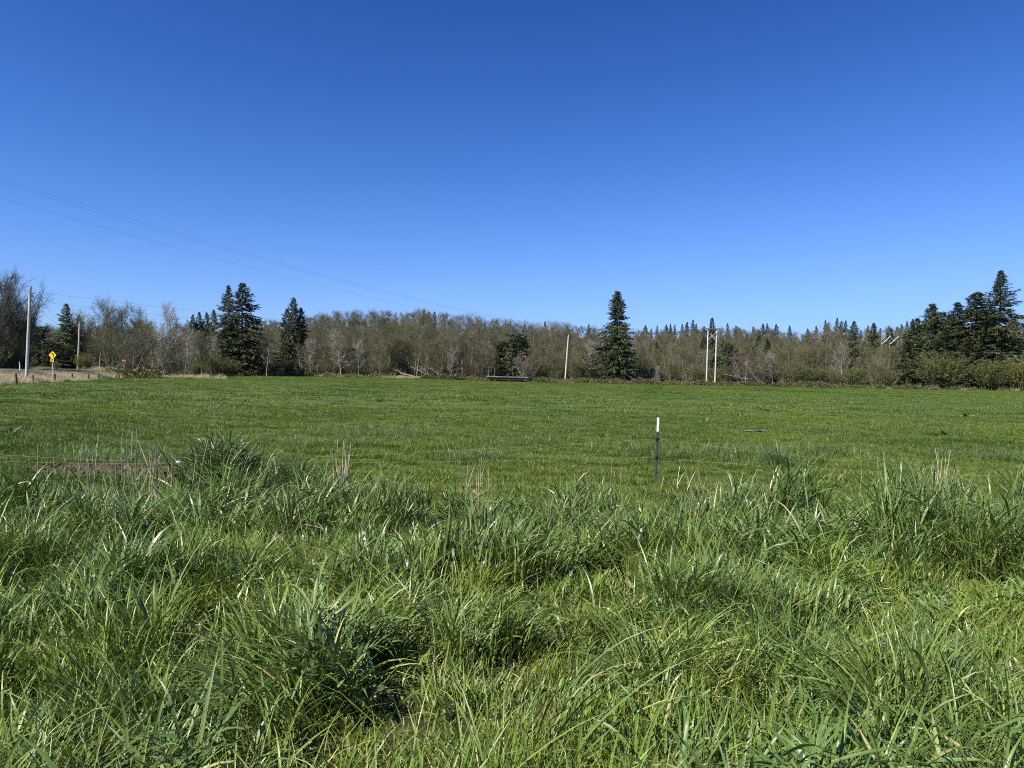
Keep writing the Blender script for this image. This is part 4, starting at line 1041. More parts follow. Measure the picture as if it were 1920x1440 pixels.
for q, (px, d, top) in enumerate([(255, 150, 686), (300, 172, 694), (345, 186, 693), (455, 205, 694), (545, 217, 694), (590, 217, 696), (620, 217, 697), (655, 217, 699), (715, 217, 697), (812, 215, 700), (835, 214, 699), (858, 214, 700), (880, 215, 703), (895, 214, 706),
                                  (1010, 214, 706), (1030, 213, 706), (1052, 213, 708), (1080, 212, 707), (1105, 212, 707), (1130, 211, 707), (1160, 211, 708), (1190, 211, 710), (1215, 211, 709), (1240, 210, 711), (1262, 210, 711), (1290, 210, 712), (1312, 210, 711), (1350, 210, 713), (1375, 210, 714),
                                  (1400, 210, 713), (1425, 210, 715), (1455, 209, 716), (1480, 209, 712), (1510, 208, 713), (1535, 208, 714), (1560, 208, 717), (1590, 207, 719), (1620, 206, 720), (1650, 206, 719), (1685, 205, 720), (1710, 205, 718), (1735, 205, 720), (1790, 205, 722), (1820, 205, 724), (1880, 204, 724), (1925, 204, 724)]):
    lab = 'leafy bramble heap left of the plank bridge' if 800 < px < 890 else 'low bramble tangle along the far edge of the field'
    grp = 'brambles left of the bridge' if 800 < px < 890 else 'brambles along the far field edge'
    if q == 0: lab, grp = 'rounded bramble heap in the dry grass right of the small far sign', None
    put('bramble_bush', BR[q % 4], px, d, top, lab, 'bramble', grp, wide=rr_.uniform(.8, 1.2))

for q in range(46):
    px = 560 + (1690 - 560) * (q + rr_.random()) / 46
    if 900 < px < 1000 or 1125 < px < 1190: continue
    ef_ = float(np.interp(px, [500, 880, 900, 1060, 1500, 1900], [216, 216, 214, 212, 208, 203]))
    put('shrub', [SB[0], SB[1], SB[2], AS[0], AS[2], SG[1]][rr_.randrange(6)], px, ef_ + rr_.uniform(5, 16), hy(px) - rr_.uniform(14, 34), 'grey-brown bare brush in the hedge along the far edge of the field', 'bush', 'brush along the far field edge', wide=rr_.uniform(1.1, 1.6))

for q in range(11):
    px = 175 + 300 * (q + rr_.random()) / 11
    d = float(np.interp(px, [175, 320, 480], [162, 182, 212])) + rr_.uniform(0, 8)
    put('shrub', [SG[0], SG[1], SG[2], SW[1]][rr_.randrange(4)], px, d, hy(px) - rr_.uniform(4, 16), 'low green-olive shrub in the edge of the left grove', 'bush', 'green shrubs at the left grove', wide=rr_.uniform(1.2, 1.8))

# the wood further back, one mass behind the stems that can be told apart
def joined(pr, nm):
    o = bpy.data.objects.new(nm, None)
    b = MB()
    return o
def far_wood():
    protos = []
    for k, P in enumerate((AL[0], AB[1], AB[2], CF[0], CF[1])):
        for me in (P.t, P.c):
            protos.append(bpy.data.objects.new('wood_piece', me))
    r = np.random.default_rng(3)
    xs, ys, ids, sc = [], [], [], []
    for (p0, p1, d0, d1, n, kinds, h) in ((440, 1960, 246, 338, 800, (0, 1, 2), .78), (-80, 520, 200, 320, 300, (0, 1, 2), .76), (900, 1960, 300, 338, 60, (3, 4), .5), (1705, 1990, 245, 320, 45, (3, 4), .95), (-150, 330, 190, 270, 30, (3, 4), .55)):
        px = r.uniform(p0, p1, n); d = r.uniform(d0, d1, n); x = lat(px, d)
        k = np.array(kinds)[r.integers(0, len(kinds), n)]
        s = h * r.uniform(.75, 1.1, n)
        for e in (0, 1):
            xs.append(x); ys.append(d); ids.append(k * 2 + e); sc.append(s)
    x, y, idx, s = map(np.concatenate, (xs, ys, ids, sc)); n = len(x)
    half = np.concatenate([np.tile(r.random(m // 2) * 6.28, 2) for m in [len(a) * 2 for a in xs[::2]]])
    scatter('far_wood', protos, np.stack((x, y, gz(x, y)), -1), idx, np.stack((np.zeros(n), np.zeros(n), half), -1), np.stack((s, s, s), -1), 'dense far wood behind the first rows of trees')
far_wood()
# undergrowth that darkens the foot of the wood
r_ = np.random.default_rng(8)
n = 420
px = r_.uniform(440, 1960, n); d = r_.uniform(228, 320, n)
ug = [bpy.data.objects.new('undergrowth_piece', P.c) for P in (BR[0], BR[1], SG[0], SB[0])]
x = lat(px, d); s = r_.uniform(.7, 1.5, n)
scatter('undergrowth', ug, np.stack((x, d, gz(x, d)), -1), r_.integers(0, 4, n), np.stack((np.zeros(n), np.zeros(n), r_.random(n) * 6.28), -1), np.stack((s, s, s), -1), 'brambles and brush on the floor of the wood')

# ------------------------------------------------------------------ poles, wires, signs, fences
def seg_tube(name, p, q, r0, r1, mat, parent=None, sides=10, label=None):
    b = MB(); k = 5
    P = np.array([np.array(p) + (np.array(q) - np.array(p)) * t for t in np.linspace(0, 1, k)])
    b.tube(P, np.linspace(r0, r1, k), sides)
    o = b.build(name, mat, parent, smooth=False)
    return o

def insulator(parent, p, s=1.0, name='insulator'):
    b = MB()
    z = np.array((0, .04, .06, .10, .12, .16, .18, .22)) * s; rr = np.array((.02, .02, .07, .07, .03, .06, .06, .02)) * s
    b.tube(np.array([(p[0], p[1], p[2] + q) for q in z]), rr, 8)
    return b.build(name, M['hardware'], parent, smooth=True)

def sag_wire(name, a, b_, sag, rad, mat, label, group=None, cat='wire', n=40):
    a, b_ = np.array(a, float), np.array(b_, float)
    t = np.linspace(0, 1, n)[:, None]
    P = a + (b_ - a) * t; P[:, 2] -= (4 * sag * t * (1 - t))[:, 0]
    b = MB(); b.tube(P, rad, 4)
    return tag(b.build(name, mat), label, cat, group)

# tall roadside pole
pd = 92.0; pxx = lat(49, pd); pz = gz1(pxx, pd)
ptop = 11.75
pole = tag(empty('utility_pole', (pxx, pd, pz)), 'tall grey wooden utility pole by the road at the left edge', 'utility pole')
tip = (lat(57, pd) - pxx - .12, 0, ptop - pz)
seg_tube('pole', (0, 0, -.6), tip, .20, .145, M['pole'], pole, 12)
seg_tube('crossarm', (tip[0] - .85, .18, tip[2] - .62), (tip[0] + 1.05, .18, tip[2] - .72), .045, .045, M['hardware'], pole, 6)
for dx, dz in ((-.8, -.6), (1.0, -.7), (-.35, -.62)):
    insulator(pole, (tip[0] + dx, .18, tip[2] + dz), .9)
insulator(pole, (tip[0] + .14, 0, tip[2] - .02), 1.0, 'pole_top_insulator')
for dz in (-1.0, -1.62):
    b = MB(); b.box((tip[0] - .02, .2, tip[2] + dz), (.55, .12, .14)); b.box((tip[0] - .3, .2, tip[2] + dz - .02), (.12, .1, .26)); b.build('bracket', M['hardware'], pole)
ptopw = np.array((pxx + tip[0], pd, ptop))
# thin far pole
qd = 160.0; qx = lat(145.5, qd); qz = gz1(qx, qd)
far_pole = tag(empty('utility_pole', (qx, qd, qz)), 'thin grey pole beyond the road bend, right of the yellow sign', 'utility pole')
qtop = zof(148, 605, qd)
seg_tube('pole', (0, 0, -.5), (.28, 0, qtop - qz), .2, .15, M['pole'], far_pole)
insulator(far_pole, (.28, 0, qtop - qz), 1.2)
b = MB(); b.box((.28, .2, qtop - qz - .6), (1.5, .1, .12)); b.build('crossarm', M['hardware'], far_pole)
# leaning field pole
ed = 214.0; ex = lat(1059, ed); ez = gz1(ex, ed)
lean_pole = tag(empty('utility_pole', (ex, ed, ez)), 'leaning pale pole at the field edge left of the lone spruce', 'utility pole')
etop = zof(1066, 628, ed); edx = lat(1066, ed) - ex - .25
seg_tube('pole', (0, 0, -.5), (edx, 0, etop - ez), .24, .18, M['pole_mid'], lean_pole)
insulator(lean_pole, (edx, 0, etop - ez), 1.6)
b = MB(); b.box((edx - .1, .25, etop - ez - .5), (1.0, .12, .12)); b.build('crossarm', M['hardware'], lean_pole)

# twin-pole transmission frame
def h_frame(loc, label, rz=0.0, H=15.6, base_l=0.0, base_r=.35):
    o = tag(empty('transmission_frame', loc, rz), label, 'power pole')
    for s, bz in ((-1.22, base_l), (1.22, base_r)):
        seg_tube('pole', (s, 0, bz - .6), (s + .22, 0, H), .22, .17, M['pole_pale'], o, 12)
    b = MB(); b.box((.2, .28, H - .25), (6.0, .14, .26)); b.box((.2, -.28, H - .25), (6.0, .14, .26)); b.build('crossarm', M['hardware'], o)
    seg_tube('brace', (-1.0, .34, H - 1.1), (1.42, .34, H - 3.4), .10, .10, M['pole_pale'], o, 6)
    seg_tube('brace', (1.42, -.34, H - 1.1), (-1.0, -.34, H - 3.4), .075, .075, M['pole'], o, 6)
    for dx in (-2.6, .2, 3.0):
        insulator(o, (dx, 0, H - .12), 2.0)
    for dx in (-1.0, 1.42):
        b = MB(); b.tube(np.array(((dx, 0, H), (dx, 0, H + .35))), .09, 8); b.build('pole_cap', M['white'], o)
    return o
hd = 212.0; hx = lat(1332.3, hd); hz = gz1(hx, hd)
h_frame((hx, hd, hz), 'twin white poles with crossarm and diagonal brace at the field edge', 0.0, zof(1333, 615, hd) - hz)
A0 = np.array((54.5, hd, zof(1333, 613, hd))); B0 = np.array((-33.0, 48.0, 14.0))
def tl(u, off, dz=0.0):
    p = A0 + (B0 - A0) * u
    z = A0[2] - 23.8 * u + 21.2 * u * u + dz
    return np.array((p[0] - .881 * off, p[1] + .473 * off, z))
UE = 1.09
pe = tl(UE, 1.5)
h_frame((pe[0], pe[1], gz1(pe[0], pe[1])), 'twin white pole frame standing outside the left picture edge', math.atan2(.473, -.881), pe[2] - gz1(pe[0], pe[1]) + .1)
for off, dz, lab in ((0.0, 0.0, 'uppermost of the three long power lines crossing the left sky'), (.9, 0.0, 'middle one of the three long power lines crossing the left sky'), (3.4, -.35, 'lowest of the three long power lines crossing the left sky')):
    b = MB(); b.tube(np.array([tl(u, off - 1.2 * (1 - u), dz * min(1, u * 4)) for u in np.linspace(0.0, UE, 60)]), .006, 4)
    tag(b.build('power_line', M['wire']), lab, 'power line', 'three long power lines')
# crossed-brace structure on the hill
xd = 250.0; xx = lat(1666, xd); xz = gz1(xx, xd)
xo = tag(empty('transmission_frame', (xx, xd, xz)), 'three grey poles with white crossed braces among the trees on the right hill', 'power pole')
for px, top in ((1650.5, 622), (1666.5, 622), (1681.5, 623)):
    seg_tube('pole', (lat(px, xd) - xx, 0, -.5), (lat(px, xd) - xx, 0, zof(px, top, xd) - xz), .13, .09, M['pole_grey'], xo, 8)
for (pa, ya, pb, yb, m, dy) in ((1650.8, 645, 1666.5, 631, 'pole_pale', -.3), (1666.8, 645, 1682, 631, 'pole_pale', -.3), (1651, 631, 1665, 644, 'pole_grey', .3), (1667, 631, 1681, 644, 'pole_grey', .3)):
    seg_tube('brace', (lat(pa, xd) - xx, dy, zof(pa, ya, xd) - xz), (lat(pb, xd) - xx, dy, zof(pb, yb, xd) - xz), .13, .13, M[m], xo, 6)
b = MB(); b.box((0, .3, zof(1666, 623, xd) - xz), (9, .2, .2)); b.build('crossarm', M['hardware'], xo)
# lines on the wooden poles
a = ptopw
sag_wire('power_line', a + (1.0, .18, -.55), (ex + edx, ed, etop + .2), 1.7, .010, M['wire'], 'thin line running right from the crossarm of the tall roadside pole', 'lines from the roadside pole', 'power line')
sag_wire('power_line', a + (.1, .18, -1.6), (ex + edx - .3, ed, etop - .5), 1.9, .010, M['wire'], 'lower thin line running right from the tall roadside pole', 'lines from the roadside pole', 'power line')
sag_wire('power_line', a + (.15, 0, .15), (qx + .28, qd, qtop + .2), 2.2, .014, M['wire'], 'upper line sagging from the tall roadside pole to the thin pole', None, 'power line')
sag_wire('power_line', a + (.1, .2, -1.65), (qx + .28, qd, qtop - .6), 1.6, .012, M['wire'], 'lower line sagging from the tall roadside pole to the thin pole', None, 'power line')
sag_wire('power_line', a + (.15, 0, .15), a + (-24, -19.0, 1.3), .5, .014, M['wire'], 'line leaving the tall roadside pole top to the left', None, 'power line')
sag_wire('power_line', a + (-.8, .18, -.5), a + (-26, -12.0, 0.2), .5, .010, M['wire'], 'lower line leaving the tall roadside pole to the left', None, 'power line')
for py, lab in ((650, 'faint upper line crossing before the brush on the right'), (664, 'faint lower line crossing before the brush on the right')):
    sag_wire('power_line', (ex + edx, ed, zof(1066, py - 2, ed)), (lat(2000, 200), 200, zof(2000, py + 12, 200)), .5, .012, M['wire'], lab, 'faint field lines', 'power line')

# warning sign with advisory plaque
sd_ = 99.0; sx = lat(97.5, sd_); sz = gz1(sx, sd_)
S = tag(empty('road_sign', (sx, sd_, sz), math.radians(-6)), 'yellow diamond left-curve warning sign on a post with a speed plaque below', 'road sign')
zc = zof(100, 666.0, sd_) - sz; zp = zof(100, 675.6, sd_) - sz
b = MB(); b.box((.0, .06, (zc - .4) / 2 - .15), (.075, .05, zc + .9)); b.box((.0, .10, (zc - .4) / 2 - .15), (.02, .05, zc + .9)); b.build('post', M['pole'], S)
b = MB(); h = .58
def rounded_poly(c, half, rad, rot, y0, th):
    pts = []
    for k in range(4):
        a0 = k * math.pi / 2
        cxk, cyk = (half[0] - rad) * (1, -1, -1, 1)[k], (half[1] - rad) * (1, 1, -1, -1)[k]
        for q in range(5):
            aa = a0 + q / 4 * math.pi / 2
            pts.append((cxk + rad * math.cos(aa), cyk + rad * math.sin(aa)))
    P = np.array(pts); R2 = np.array(((math.cos(rot), -math.sin(rot)), (math.sin(rot), math.cos(rot))))
    P = P @ R2.T + np.array(c)
    n = len(P)
    V = np.concatenate((np.c_[P[:, 0], np.full(n, y0), P[:, 1]], np.c_[P[:, 0], np.full(n, y0 + th), P[:, 1]], [[c[0], y0, c[1]], [c[0], y0 + th, c[1]]]))
    q4 = [(j, (j + 1) % n, n + (j + 1) % n, n + j) for j in range(n)]
    t3 = [(j, (j + 1) % n, 2 * n) for j in range(n)] + [(n + j, n + (j + 1) % n, 2 * n + 1) for j in range(n)]
    return V, q4, t3
def plate(name, c, half, rad, rot, y0, th, mat, parent):
    V, q4, t3 = rounded_poly(c, half, rad, rot, y0, th)
    b = MB(); b.add(V, q4); b.f.append(np.array(t3)); b.m.append(np.zeros(len(t3), int))
    return b.build(name, mat, parent)
pan = plate('diamond_panel', (.03, zc), (.385, .385), .045, math.pi / 4, .0, .02, M['yellow'], S)
plq = plate('speed_plaque', (-.02, zp), (.235, .235), .03, 0, .0, .02, M['orange'], S)
# curve arrow
b = MB()
pts = [(.16, -.24)]
for q in range(8):
    aa = math.radians(q / 7 * 52); pts.append((.16 - .34 * (1 - math.cos(aa)), -.08 + .34 * math.sin(aa)))
pts = np.array(pts) * .86; tg = unit(np.gradient(pts, axis=0)); nn = np.stack((-tg[:, 1], tg[:, 0]), -1)
L_, R_ = pts - nn * .062, pts + nn * .062
V = np.stack((L_, R_), 1).reshape(-1, 2)
i = np.arange(len(pts) - 1)[:, None] * 2
b.add(np.c_[V[:, 0] + .03, np.full(len(V), -.006), V[:, 1] + zc], np.concatenate((i, i + 1, i + 3, i + 2), 1))
e, t_ = pts[-1], tg[-1]; n_ = nn[-1]
hd_ = np.array((e + n_ * .15, e - n_ * .15, e + t_ * .24))
b.add(np.c_[hd_[:, 0] + .03, np.full(3, -.006), hd_[:, 1] + zc], [(0, 1, 2)])
b.build('curve_arrow', M['black'], pan)
def text(name, body, size, loc, mat, parent):
    c = bpy.data.curves.new(name, 'FONT'); c.body = body; c.size = size; c.align_x = 'CENTER'; c.align_y = 'CENTER'; c.extrude = .002; c.offset = .008
    tmp = bpy.data.objects.new(name, c); COL.objects.link(tmp)
    bpy.context.view_layer.update()
    me = bpy.data.meshes.new_from_object(tmp.evaluated_get(bpy.context.evaluated_depsgraph_get()))
    bpy.data.objects.remove(tmp)
    me.materials.clear(); me.materials.append(mat)
    o = link(bpy.data.objects.new(name, me), parent)
    o.location = loc; o.rotation_euler = (math.pi / 2, 0, 0)
    return o
text('speed_number', '45', .31, (-.02, -.004, zp + .04), M['black'], plq)
text('speed_unit', 'MPH', .10, (-.02, -.004, zp - .165), M['black'], plq)
# small far chevron-side sign seen almost edge-on
td = 158.0; tx = lat(232, td); tz = gz1(tx, td)
S2 = tag(empty('road_sign', (tx, td, tz), math.radians(8)), 'small far yellow sign half hidden in brush beyond the bend', 'road sign')
z2 = zof(232, 676, td) - tz
b = MB(); b.box((0, .05, z2 / 2 - .2), (.07, .05, z2 + .5)); b.build('post', M['pole'], S2)
pl2 = plate('panel', (0, z2), (.34, .13), .03, math.radians(-6), 0, .02, M['yellow'], S2)
b = MB(); b.add([(-.2, -.006, z2), (.05, -.006, z2 + .1), (.05, -.006, z2 - .1)], [(0, 1, 2)]); b.box((.16, -.005, z2), (.22, .004, .07)); b.build('arrow', M['black'], pl2)

# white marker posts by the road
for px, d, h, lean, lab in ((37.5, 104, 1.15, .09, 'white marker post in front of the roadside thicket'), (60.5, 96, .75, -.05, 'short white marker post right of the tall roadside pole')):
    x = lat(px, d); z = gz1(x, d)
    o = tag(empty('marker_post', (x, d, z)), lab, 'marker post')
    b = MB(); b.tube(np.array(((0, 0, -.3), (-lean * h * .5, 0, h * .5), (-lean * h, 0, h * .96), (-lean * h, 0, h))), (.065, .065, .06, .02), 8); b.build('post', M['white'], o)
    b = MB(); b.tube(np.array(((-lean * h * .8, -.005, h * .78), (-lean * h * .9, -.005, h * .88))), .068, 8); b.build('reflector_band', M['pole'], o)

# roadside fence posts with two strands
fp = []
for px, d, h in ((-60, 70, 1.2), (-14, 76, 1.2), (25, 82, 1.2), (56, 90, 1.0), (98, 100, 1.15), (131, 109, 1.1), (162, 118, 1.0), (181, 125, .95), (215, 138, .8), (219.5, 140, .75), (241, 150, .75)):
    x = lat(px, d); z = gz1(x, d)
    r = np.random.default_rng(int(px) + 100)
    b = MB()
    tp = np.array(((0, 0, -.4), (.01, 0, h * .4), (r.normal(0, .03), 0, h * .94), (r.normal(0, .04), 0, h)))
    b.tube(tp, (.11, .105, .10, .07), 8)
    o = b.build('fence_post', M['post']); o.location = (x + .35, d, z)
    names = ['first', 'second', 'third', 'fourth', 'fifth', 'sixth', 'seventh', 'eighth', 'ninth']
    k = len(fp) - 2
    tag(o, f'{names[k]} dark wooden fence post from the left along the road bank' if k >= 0 else 'dark wooden fence post outside the left picture edge', 'fence post', 'roadside fence posts')
    fp.append((x, d, z, h))
for q, lab in ((.85, 'top strand of the roadside wire fence'), (.5, 'lower strand of the roadside wire fence')):
    b = MB(); b.tube(np.array([(x, d - .09, z + h * q) for x, d, z, h in fp]), .006, 3)
    tag(b.build('fence_wire', M['wire']), lab, 'wire', 'roadside fence strands')

# plank bridge over the ditch
bd = 217.0; bx0, bx1 = lat(911, bd), lat(991, bd)
Bz = 0.0
BG = tag(empty('plank_bridge', ((bx0 + bx1) / 2, bd, gz1((bx0 + bx1) / 2, bd))), 'low grey plank bridge with a dark underside at the far field edge', 'bridge')
L = bx1 - bx0
z0 = zof(950, 707.6, bd) - BG.location.z
r = np.random.default_rng(4)
npl = 30
for k in range(npl):
    b = MB(); xk = -L / 2 + (k + .5) * L / npl
    b.box((xk, 0, z0 - .0 - .012 * xk + r.normal(0, .012)), (L / npl * .94, 3.6 + r.normal(0, .08), .13)); b.build('plank', M['deck'], BG)
for yy in (-1.5, 0, 1.5):
    b = MB(); b.box((0, yy, z0 - .36), (L * .97, .25, .55)); b.build('girder', M['deck_dark'], BG)
for sx_ in (-1, 1):
    b = MB(); b.box((sx_ * L * .47, 0, z0 / 2 - .45), (.6, 3.3, z0 + .2)); b.build('abutment', M['deck_dark'], BG)
b = MB(); b.box((0, -1.82, z0 + .15), (L * .98, .14, .18)); b.build('kerb_beam', M['deck'], BG)

# dead logs lying at the edge of the wood
for (pa, ya, pb, yb, d, rad, lab) in ((768, 687, 802, 702, 219, .10, 'long pale fallen log sloping down at the edge of the bare wood'), (790, 688, 806, 701, 220, .08, 'second pale fallen log right of the long one'), (808, 691, 823, 700, 220, .08, 'short pale log leaning on the bramble heap'),
                                  (738, 694, 776, 704, 218, .13, 'thick pale dead trunk lying left of the fallen logs'), (750, 700, 782, 705, 217, .08, 'thin pale log on the dry grass left of the brambles'), (1395, 678, 1420, 716, 210, .06, 'pale dead branch leaning in the reddish thicket'), (1358, 702, 1400, 709, 209, .07, 'pale dead branch lying right of the twin poles')):
    o = tag(empty('fallen_log', (lat(pa, d), d, 0)), lab, 'log')
    p = np.array((0, 0, zof(pa, ya, d))); q = np.array((lat(pb, d) - lat(pa, d), -1.0, zof(pb, yb, d) - .25))
    r = np.random.default_rng(int(pa)); P = np.array([p + (q - p) * t + r.normal(0, .08, 3) for t in np.linspace(0, 1, 7)])
    b = MB(); b.tube(P, np.linspace(.55, 1.15, 7) * rad, 7); b.build('trunk', M['deadwood'], o, True)
    for k in range(5):
        t = r.uniform(.05, .7); c = p + (q - p) * t; dd = unit(np.array((r.normal(), r.normal() * .5, r.uniform(.2, 1.2))))
        b = MB(); b.tube(np.array((c, c + dd * .5, c + dd * 1.1 + r.normal(0, .15, 3))), (.05, .04, .015), 5); b.build('branch', M['deadwood'], o, True)

# ------------------------------------------------------------------ near wire fence
td_ = 14.0; tx_ = lat(1232.5, td_); tz_ = gz1(tx_, td_)
TP = tag(empty('fence_post', (tx_, td_, tz_)), 'black steel fence post with a white top standing behind the tall grass', 'fence post')
ttop = zof(1236, 783, td_) - tz_; lx = lat(1236, td_) - tx_ - .006
def tee(b, z0, z1):
    # T-section: flange and web
    for (cx_, cy2, sx2, sy2) in ((0, 0, .042, .008), (0, .019, .008, .030)):
        V = []
        for z in (z0, z1):
            o_ = lx * z / ttop
            V += [(o_ + cx_ + a_ * sx2 / 2, cy2 + c_ * sy2 / 2, z) for a_, c_ in ((-1, -1), (1, -1), (1, 1), (-1, 1))]
        b.add(V, [(0, 1, 5, 4), (1, 2, 6, 5), (2, 3, 7, 6), (3, 0, 4, 7), (4, 5, 6, 7), (3, 2, 1, 0)])
zs = ttop - .262
b = MB(); tee(b, -.35, zs); b.build('shaft', M['tpost'], TP)
b = MB(); tee(b, zs, ttop); b.build('painted_top', M['white'], TP)
b = MB()
for k in range(16):
    z = .25 + k * .055
    if z < zs: b.box((lx * z / ttop, -.008, z), (.012, .012, .02))
o = b.build('stud_row', M['tpost'], TP); o['kind'] = 'stuff'
zi = [zof(1234, 823, td_) - tz_, zof(1233, 857.5, td_) - tz_]
for z in zi:
    b = MB(); o_ = lx * z / ttop
    b.box((o_, .005, z), (.062, .05, .055)); b.box((o_, -.03, z), (.03, .05, .032)); b.tube(np.array(((o_ - .03, -.055, z), (o_ + .03, -.055, z))), .016, 8)
    b.build('insulator', M['insulator'], TP)
# the line of the fence: bearing and height of each knot, 14 m off at the steel post
def fence_pt(px, py, d):
    return (lat(px, d), d, zof(px, py, d))
def poly_wire(pts, label, rad=.0009):
    P = []
    for a_, c_ in zip(pts[:-1], pts[1:]):
        for t in np.linspace(0, 1, 14, endpoint=False):
            q = np.array(a_) + (np.array(c_) - np.array(a_)) * t; q[2] -= .03 * 4 * t * (1 - t); P.append(q)
    P.append(np.array(pts[-1]))
    b = MB(); b.tube(np.array(P), rad, 4)
    tag(b.build('fence_wire', M['fence_wire']), label, 'wire', 'near fence strands')
poly_wire([fence_pt(-90, 846, 12.6), fence_pt(337, 867, 12.8), fence_pt(1234, 823, td_ - .06), fence_pt(1640, 868, 13.6), fence_pt(2050, 884, 13.2)], 'upper strand of the wire fence running to the steel post')
poly_wire([fence_pt(-90, 861, 12.6), fence_pt(337, 869, 12.8), fence_pt(1233, 857.5, td_ - .06), fence_pt(1640, 884, 13.6), fence_pt(2050, 894, 13.2)], 'lower strand of the wire fence running to the steel post')
# white knob where the strands cross a rod on the left
kx, kd = lat(337, 12.8), 12.8
K = tag(empty('fence_rod', (kx, kd, gz1(kx, kd))), 'thin rod with a white insulator knob beside the leafy mound', 'fence rod')
kz = zof(337, 868, kd) - K.location.z
b = MB(); b.tube(np.array(((0.01, .02, -.2), (0, .02, kz + .1))), .006, 6); b.build('rod', M['pole'], K)
b = MB(); b.tube(np.array(((-.05, 0, kz), (-.035, 0, kz), (0, 0, kz + .004), (.035, 0, kz), (.05, 0, kz))), (.012, .03, .036, .03, .012), 10); b.build('insulator', M['white'], K, True)

# ------------------------------------------------------------------ plants that stand out of the foreground
def tussock(name, px, py, z, label, cat, build, mat, seed, group=None):
    x, d = img2ground(px, py, z)
    o = tag(empty(name, (x, d, gz1(x, d))), label, cat, group)
    b = MB(); build(b, np.random.default_rng(seed))
    c = b.build('leaves', mat, o, True); c['kind'] = 'stuff'
    return o
def mound(R, H, n, wd, L=.34):
    def f(b, r):
        # broad leaves rooted all through a dome, nodding outwards
        for k in range(n):
            u = unit(r.normal(0, 1, 3)); u[2] = abs(u[2]); q = r.uniform(.35, .95)
            c = np.array((u[0] * R * q, u[1] * R * q, u[2] * H * q * .85))
            bb = MB(); blades(bb, r, 3, .04, L, wd, .5, (.5, 2.0), 6, .3, .05, .12, lean=math.atan2(u[1], u[0]) + r.normal(0, .7), wtip=1.8)
            b.add(bb.v[0] + c, bb.f[0], bb.t[0])
        blades(b, r, n // 2, R, H * .75, wd * .8, .3, (.4, 1.6), 6, .2, .05, .12)
    return f
tussock('grass_mound', 418, 868, .55, 'tall dark green leafy grass mound standing up behind the dry stalks', 'grass mound', mound(.68, 1.16, 520, .028, .27), M['dark_reed'], 1)
tussock('grass_mound', 560, 884, .45, 'lower leafy grass mound right of the tall dark one', 'grass mound', mound(.5, .68, 170, .017), M['dark_reed'], 2)
tussock('grass_tussock', 1462, 868, .15, 'dark upright grass tussock in the field with dandelions at its foot', 'grass tussock', lambda b, r: (blades(b, r, 330, .34, .44, .011, .32, (.2, 1.3), 5, .1, .04, .1, gauss=True, Lsd=.35), blades(b, r, 160, .3, .5, .010, .3, (.2, .9), 5, .05, .04, .1, lean=2.6, gauss=True, Lsd=.35)), M['dark_reed'], 3)
tussock('grass_tussock', 432, 1035, .6, 'broad-bladed bluish grass clump in the left foreground', 'grass tussock', lambda b, r: blades(b, r, 80, .2, .5, .021, .3, (.3, 1.5), 7, .1, .03, .14, wtip=1.8), M['broad'], 4)
tussock('grass_tussock', 590, 1030, .55, 'yellow-green fine-bladed grass tussock in the left foreground', 'grass tussock', lambda b, r: blades(b, r, 420, .24, .46, .005, .35, (.3, 1.3), 6, .05, .04), M['fine'], 5)
tussock('grass_tussock', 1700, 1330, .55, 'large arching broad-bladed tussock at the lower right', 'grass tussock', lambda b, r: (blades(b, r, 190, .22, .62, .0135, .5, (.6, 1.5), 8, .06, .03, .14, lean=None), blades(b, r, 70, .2, .66, .0145, .6, (.6, 1.3), 8, .05, .03, .14, lean=3.2)), M['broad'], 6)
tussock('grass_tussock', 1480, 1240, .5, 'upright blue-green grass clump in the right foreground', 'grass tussock', lambda b, r: blades(b, r, 110, .22, .55, .015, .3, (.2, 1.1), 7, .08, .03, .14), M['broad'], 7)
tussock('grass_tussock', 560, 1290, .55, 'long-bladed tussock drooping left in the lower left foreground', 'grass tussock', lambda b, r: blades(b, r, 150, .2, .6, .011, .45, (.9, 1.9), 8, .06, .05, .14, lean=3.3), M['mid'], 8)
tussock('grass_tussock', 220, 1220, .5, 'upright glossy grass clump in the lower left foreground', 'grass tussock', lambda b, r: blades(b, r, 120, .22, .58, .0125, .22, (.3, 1.7), 8, .12, .04, .14), M['mid'], 9)
tussock('grass_tussock', 1230, 1230, .55, 'bright arching grass clump in the lower middle right', 'grass tussock', lambda b, r: blades(b, r, 90, .16, .55, .0125, .3, (.6, 1.9), 8, .08, .03, .14), M['mid'], 10)
tussock('grass_tussock', 1380, 1110, .55, 'fine wispy tussock in the right middle foreground', 'grass tussock', lambda b, r: blades(b, r, 230, .22, .5, .006, .35, (.4, 1.5), 7, .06, .05), M['mid'], 11)
tussock('grass_tussock', 1000, 1330, .6, 'long pale blades arching right at the lower centre', 'grass tussock', lambda b, r: blades(b, r, 46, .2, .62, .011, .35, (.5, 1.4), 8, .08, .05, .14, lean=-.4), M['broad'], 12)

